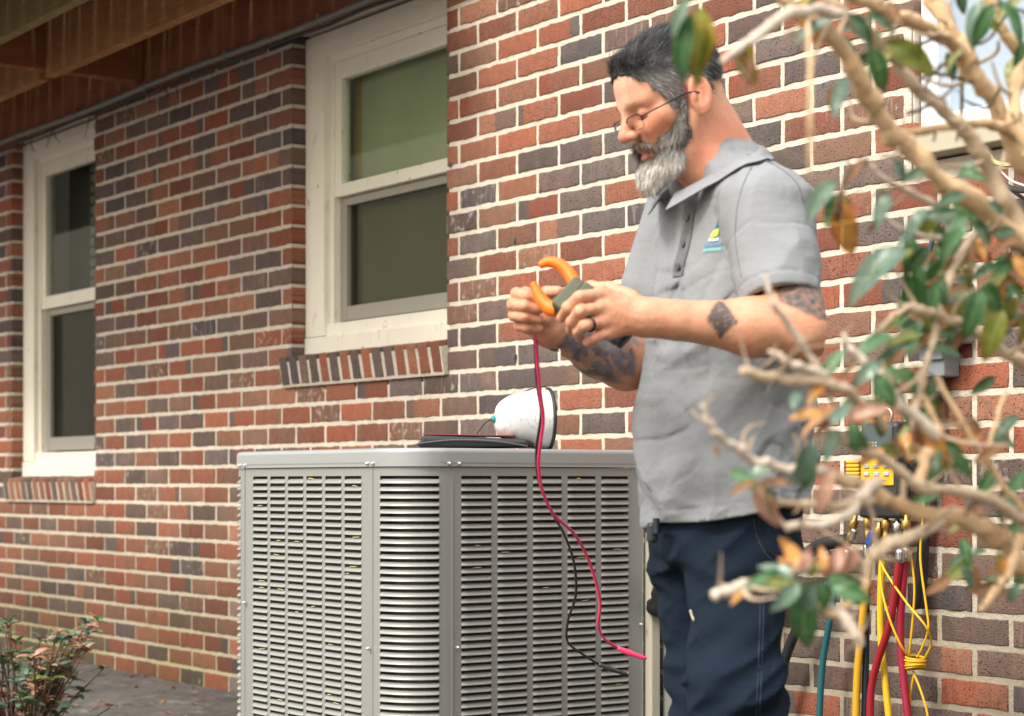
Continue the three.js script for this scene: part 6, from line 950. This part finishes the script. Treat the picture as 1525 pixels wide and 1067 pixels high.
  // leaves outside the frame at the right, above and below, so that the shrub goes on
  for (let i = 0; i < 30; i++) { const x = 1560 + r() * 260, y = -60 + r() * 900, a = Math.PI * (0.1 + r() * 0.9); lf(x, y, x + Math.cos(a) * 60, y + Math.sin(a) * 55, 2.15 + r() * 0.35, ['green', 'dark', 'olive', 'teal', 'green', 'brown'][Math.floor(r() * 6)], (r() - 0.5) * 1.6); }
    const extra = [], FOL = []; for (let i = 0; i < 72; i++) { const q = r(), [x, y, s] = q < 0.5 ? [1350 + r() * 190, 300 + r() * 180, 58] : q < 0.54 ? [1300 + r() * 90, 560 + r() * 110, 46] : q < 0.85 ? [1400 + r() * 150, 560 + r() * 360, 48] : [1200 + r() * 340, -20 + r() * 120, 46], a = Math.PI * (0.1 + r() * 1.2), z = 2.22 + r() * 0.35; extra.push([x, y, x + Math.cos(a) * s * (r() < 0.5 ? -1 : 1), y + Math.abs(Math.sin(a)) * s, z, ['dark', 'green', 'olive', 'green', 'dark', 'teal', 'brown'][Math.floor(r() * 7)]]); }
  const byKind = {}; extra.forEach(([ax, ay, bx, by, z, kind], i) => { const A = L(W(ax, ay, z)), B = L(W(bx, by, z + (r() - 0.5) * 0.06)), dd = B.clone().sub(A), len = dd.length(); dd.normalize(); const f = V((r() - 0.5) * 0.8, 0.4, 0.8).applyAxisAngle(dd, (r() - 0.5) * 1.4), xA = new THREE.Vector3().crossVectors(dd, f).normalize(), zA = new THREE.Vector3().crossVectors(xA, dd), m = new THREE.Matrix4().makeBasis(xA.multiplyScalar(len * 1.1), dd.multiplyScalar(len), zA.multiplyScalar(len)); m.setPosition(A); (byKind[kind] ??= []).push(leafShapes[i % 6].clone().applyMatrix4(m)); });
  // unseen leaf masses added at right and below to shade wall and unit
  for (const [cx, cy, cz, rx, ry, rz, n] of [[2150, 900, 2.9, 0.55, 0.85, 0.85, 3600], [1520, 1600, 2.6, 0.75, 0.24, 0.8, 1800]]) { const c0 = L(W(cx, cy, cz)); for (let i = 0; i < n; i++) { const th = r() * 6.283, u = r() * 2 - 1, q = Math.cbrt(r()) * (0.8 + 0.3 * PN.noise(th * 2, u * 3, cx)), s = Math.sqrt(1 - u * u), len = 0.05 + 0.04 * r(), p = V(c0.x + rx * q * s * Math.cos(th), c0.y + ry * q * u, c0.z + rz * q * s * Math.sin(th)), m = new THREE.Matrix4().makeRotationFromEuler(new THREE.Euler(r() * 6.28, r() * 6.28, r() * 6.28)).scale(V(len, len, len)); m.setPosition(p); const k = ['dark', 'green', 'olive', 'green', 'dark', 'brown'][Math.floor(r() * 6)]; (byKind[k] ??= []).push(leafShapes[i % 6].clone().applyMatrix4(m)); } }
  for (const [k2, l2] of Object.entries(byKind)) part('foliage', merge(l2), LM[k2], t).userData.kind = 'stuff';
  LV.forEach(([ax, ay, bx, by, z, kind, roll], i) => {
    const dz = (r() - 0.5) * 0.05, A = L(W(ax, ay, z)), B = L(W(bx, by, z + dz)), d = B.clone().sub(A), len = d.length(); d.normalize();
    const face = V((r() - 0.5) * 0.6, 0.3 + 0.3 * r(), 0.9).applyAxisAngle(d, roll * 0.8), xA = new THREE.Vector3().crossVectors(d, face).normalize(), zA = new THREE.Vector3().crossVectors(xA, d);
    const o = part(i ? 'leaf_' + String(i).padStart(3, '0') : 'leaf', leafShapes[(i * 7 + (kind === 'brown' ? 1 : 0)) % 6], LM[kind], t, A); o.quaternion.setFromRotationMatrix(new THREE.Matrix4().makeBasis(xA, d, zA)); const wd = kind === 'brown' ? 0.7 : 0.95 + 0.2 * r(); o.scale.set(len * wd * 1.08, len * 1.08, len * 1.1);
  });
}

// ================= LOW PLANT AT THE LEFT =================
{
  const r = rng(404), o = W(30, 1180, 5.75); o.y = groundY(-2.9, 0.9); const t = thing('azalea_bush', 'low azalea with small green and pink leaves by the foot of the wall', 'bush', o);
  const stems = [], tips = []; const dirs = 84;
  for (let i = 0; i < dirs; i++) { const a = r() * Math.PI * 2, h = 0.18 + 0.30 * r(), s = 0.05 + 0.21 * r(), p = [V(0.02 * Math.cos(a), -0.01, 0.02 * Math.sin(a)), V(s * 0.4 * Math.cos(a), h * 0.5, s * 0.4 * Math.sin(a)), V(s * Math.cos(a + 0.3), h, s * Math.sin(a + 0.3))]; stems.push(tube(p, [0.005, 0.0035, 0.0018], 12, 5, 0.2, i)); tips.push(p[2], p[1].clone().lerp(p[2], 0.6)); }
  stems.push(tube([V(-0.06, 0.2, 0.02), V(-0.05, 0.36, 0.02), V(-0.13, 0.47, 0.0), V(-0.16, 0.56, 0)], [0.0035, 0.003, 0.002, 0.001], 20, 5, 0.2, 3), tube([V(-0.05, 0.34, 0.02), V(-0.02, 0.42, 0.02), V(-0.10, 0.6, 0.02)], [0.003, 0.002, 0.001], 16, 5, 0.2, 5), tube([V(-0.09, 0.40, 0.01), V(-0.14, 0.40, 0.01), V(-0.2, 0.44, 0)], [0.002, 0.002, 0.001], 16, 5, 0.2, 5));
  part('stem', merge(stems), mat({ color: C(0.13, 0.075, 0.05), roughness: 0.9 }), t);
  const by = { green: [], teal: [], olive: [], pink: [], brown: [], dark: [] };
  tips.forEach((p, i) => { const n = 5 + Math.floor(r() * 4), kind = ['green', 'teal', 'green', 'teal', 'green', 'olive', 'pink', 'green', 'pink', 'teal'][Math.floor(r() * 10)]; for (let k = 0; k < n; k++) { const a = k / n * 6.28 + r(), el = 0.2 + r() * 0.7, d = V(Math.cos(a) * Math.cos(el), Math.sin(el), Math.sin(a) * Math.cos(el)), x = new THREE.Vector3().crossVectors(d, V(0, 1, 0.2)).normalize(), z = new THREE.Vector3().crossVectors(x, d), s = 0.030 + r() * 0.022; const m = new THREE.Matrix4().makeBasis(x.clone().multiplyScalar(s * 1.25), d.clone().multiplyScalar(s), z.clone().multiplyScalar(s)); m.setPosition(p.clone().addScaledVector(V(r() - 0.5, r() - 0.5, r() - 0.5), 0.012)); by[r() < 0.2 ? 'brown' : kind].push(leafShapes[(i + k) % 6].clone().applyMatrix4(m)); } });
  for (const [k, l] of Object.entries(by)) if (l.length) part('foliage', merge(l), LM[k], t).userData.kind = 'stuff';
}
{ // dead leaves and twigs on the soil
  const r = rng(66), l = []; for (let i = 0; i < 150; i++) { const s = -4.4 + r() * 4.2, n = 0.03 + r() * 1.3, y = groundY(s, n), p = wallPt(s, y + 0.006, n), a = r() * 6.28, d = V(Math.cos(a), 0.1 * (r() - 0.3), Math.sin(a)).normalize(), x = new THREE.Vector3().crossVectors(d, V(0.2 * (r() - 0.5), 1, 0.2 * (r() - 0.5))).normalize(), z = new THREE.Vector3().crossVectors(x, d), k = 0.025 + r() * 0.035, m = new THREE.Matrix4().makeBasis(x.multiplyScalar(k), d.multiplyScalar(k), z.multiplyScalar(k)); m.setPosition(p); l.push(leafShapes[i % 6].clone().applyMatrix4(m)); }
  const o = part(numbered('leaf_litter'), merge(l), LM.brown, scene); tag(o, 'dry brown leaves scattered on the grey soil along the wall', 'dead leaves', null, 'stuff');
}
renderer.render(scene, camera);
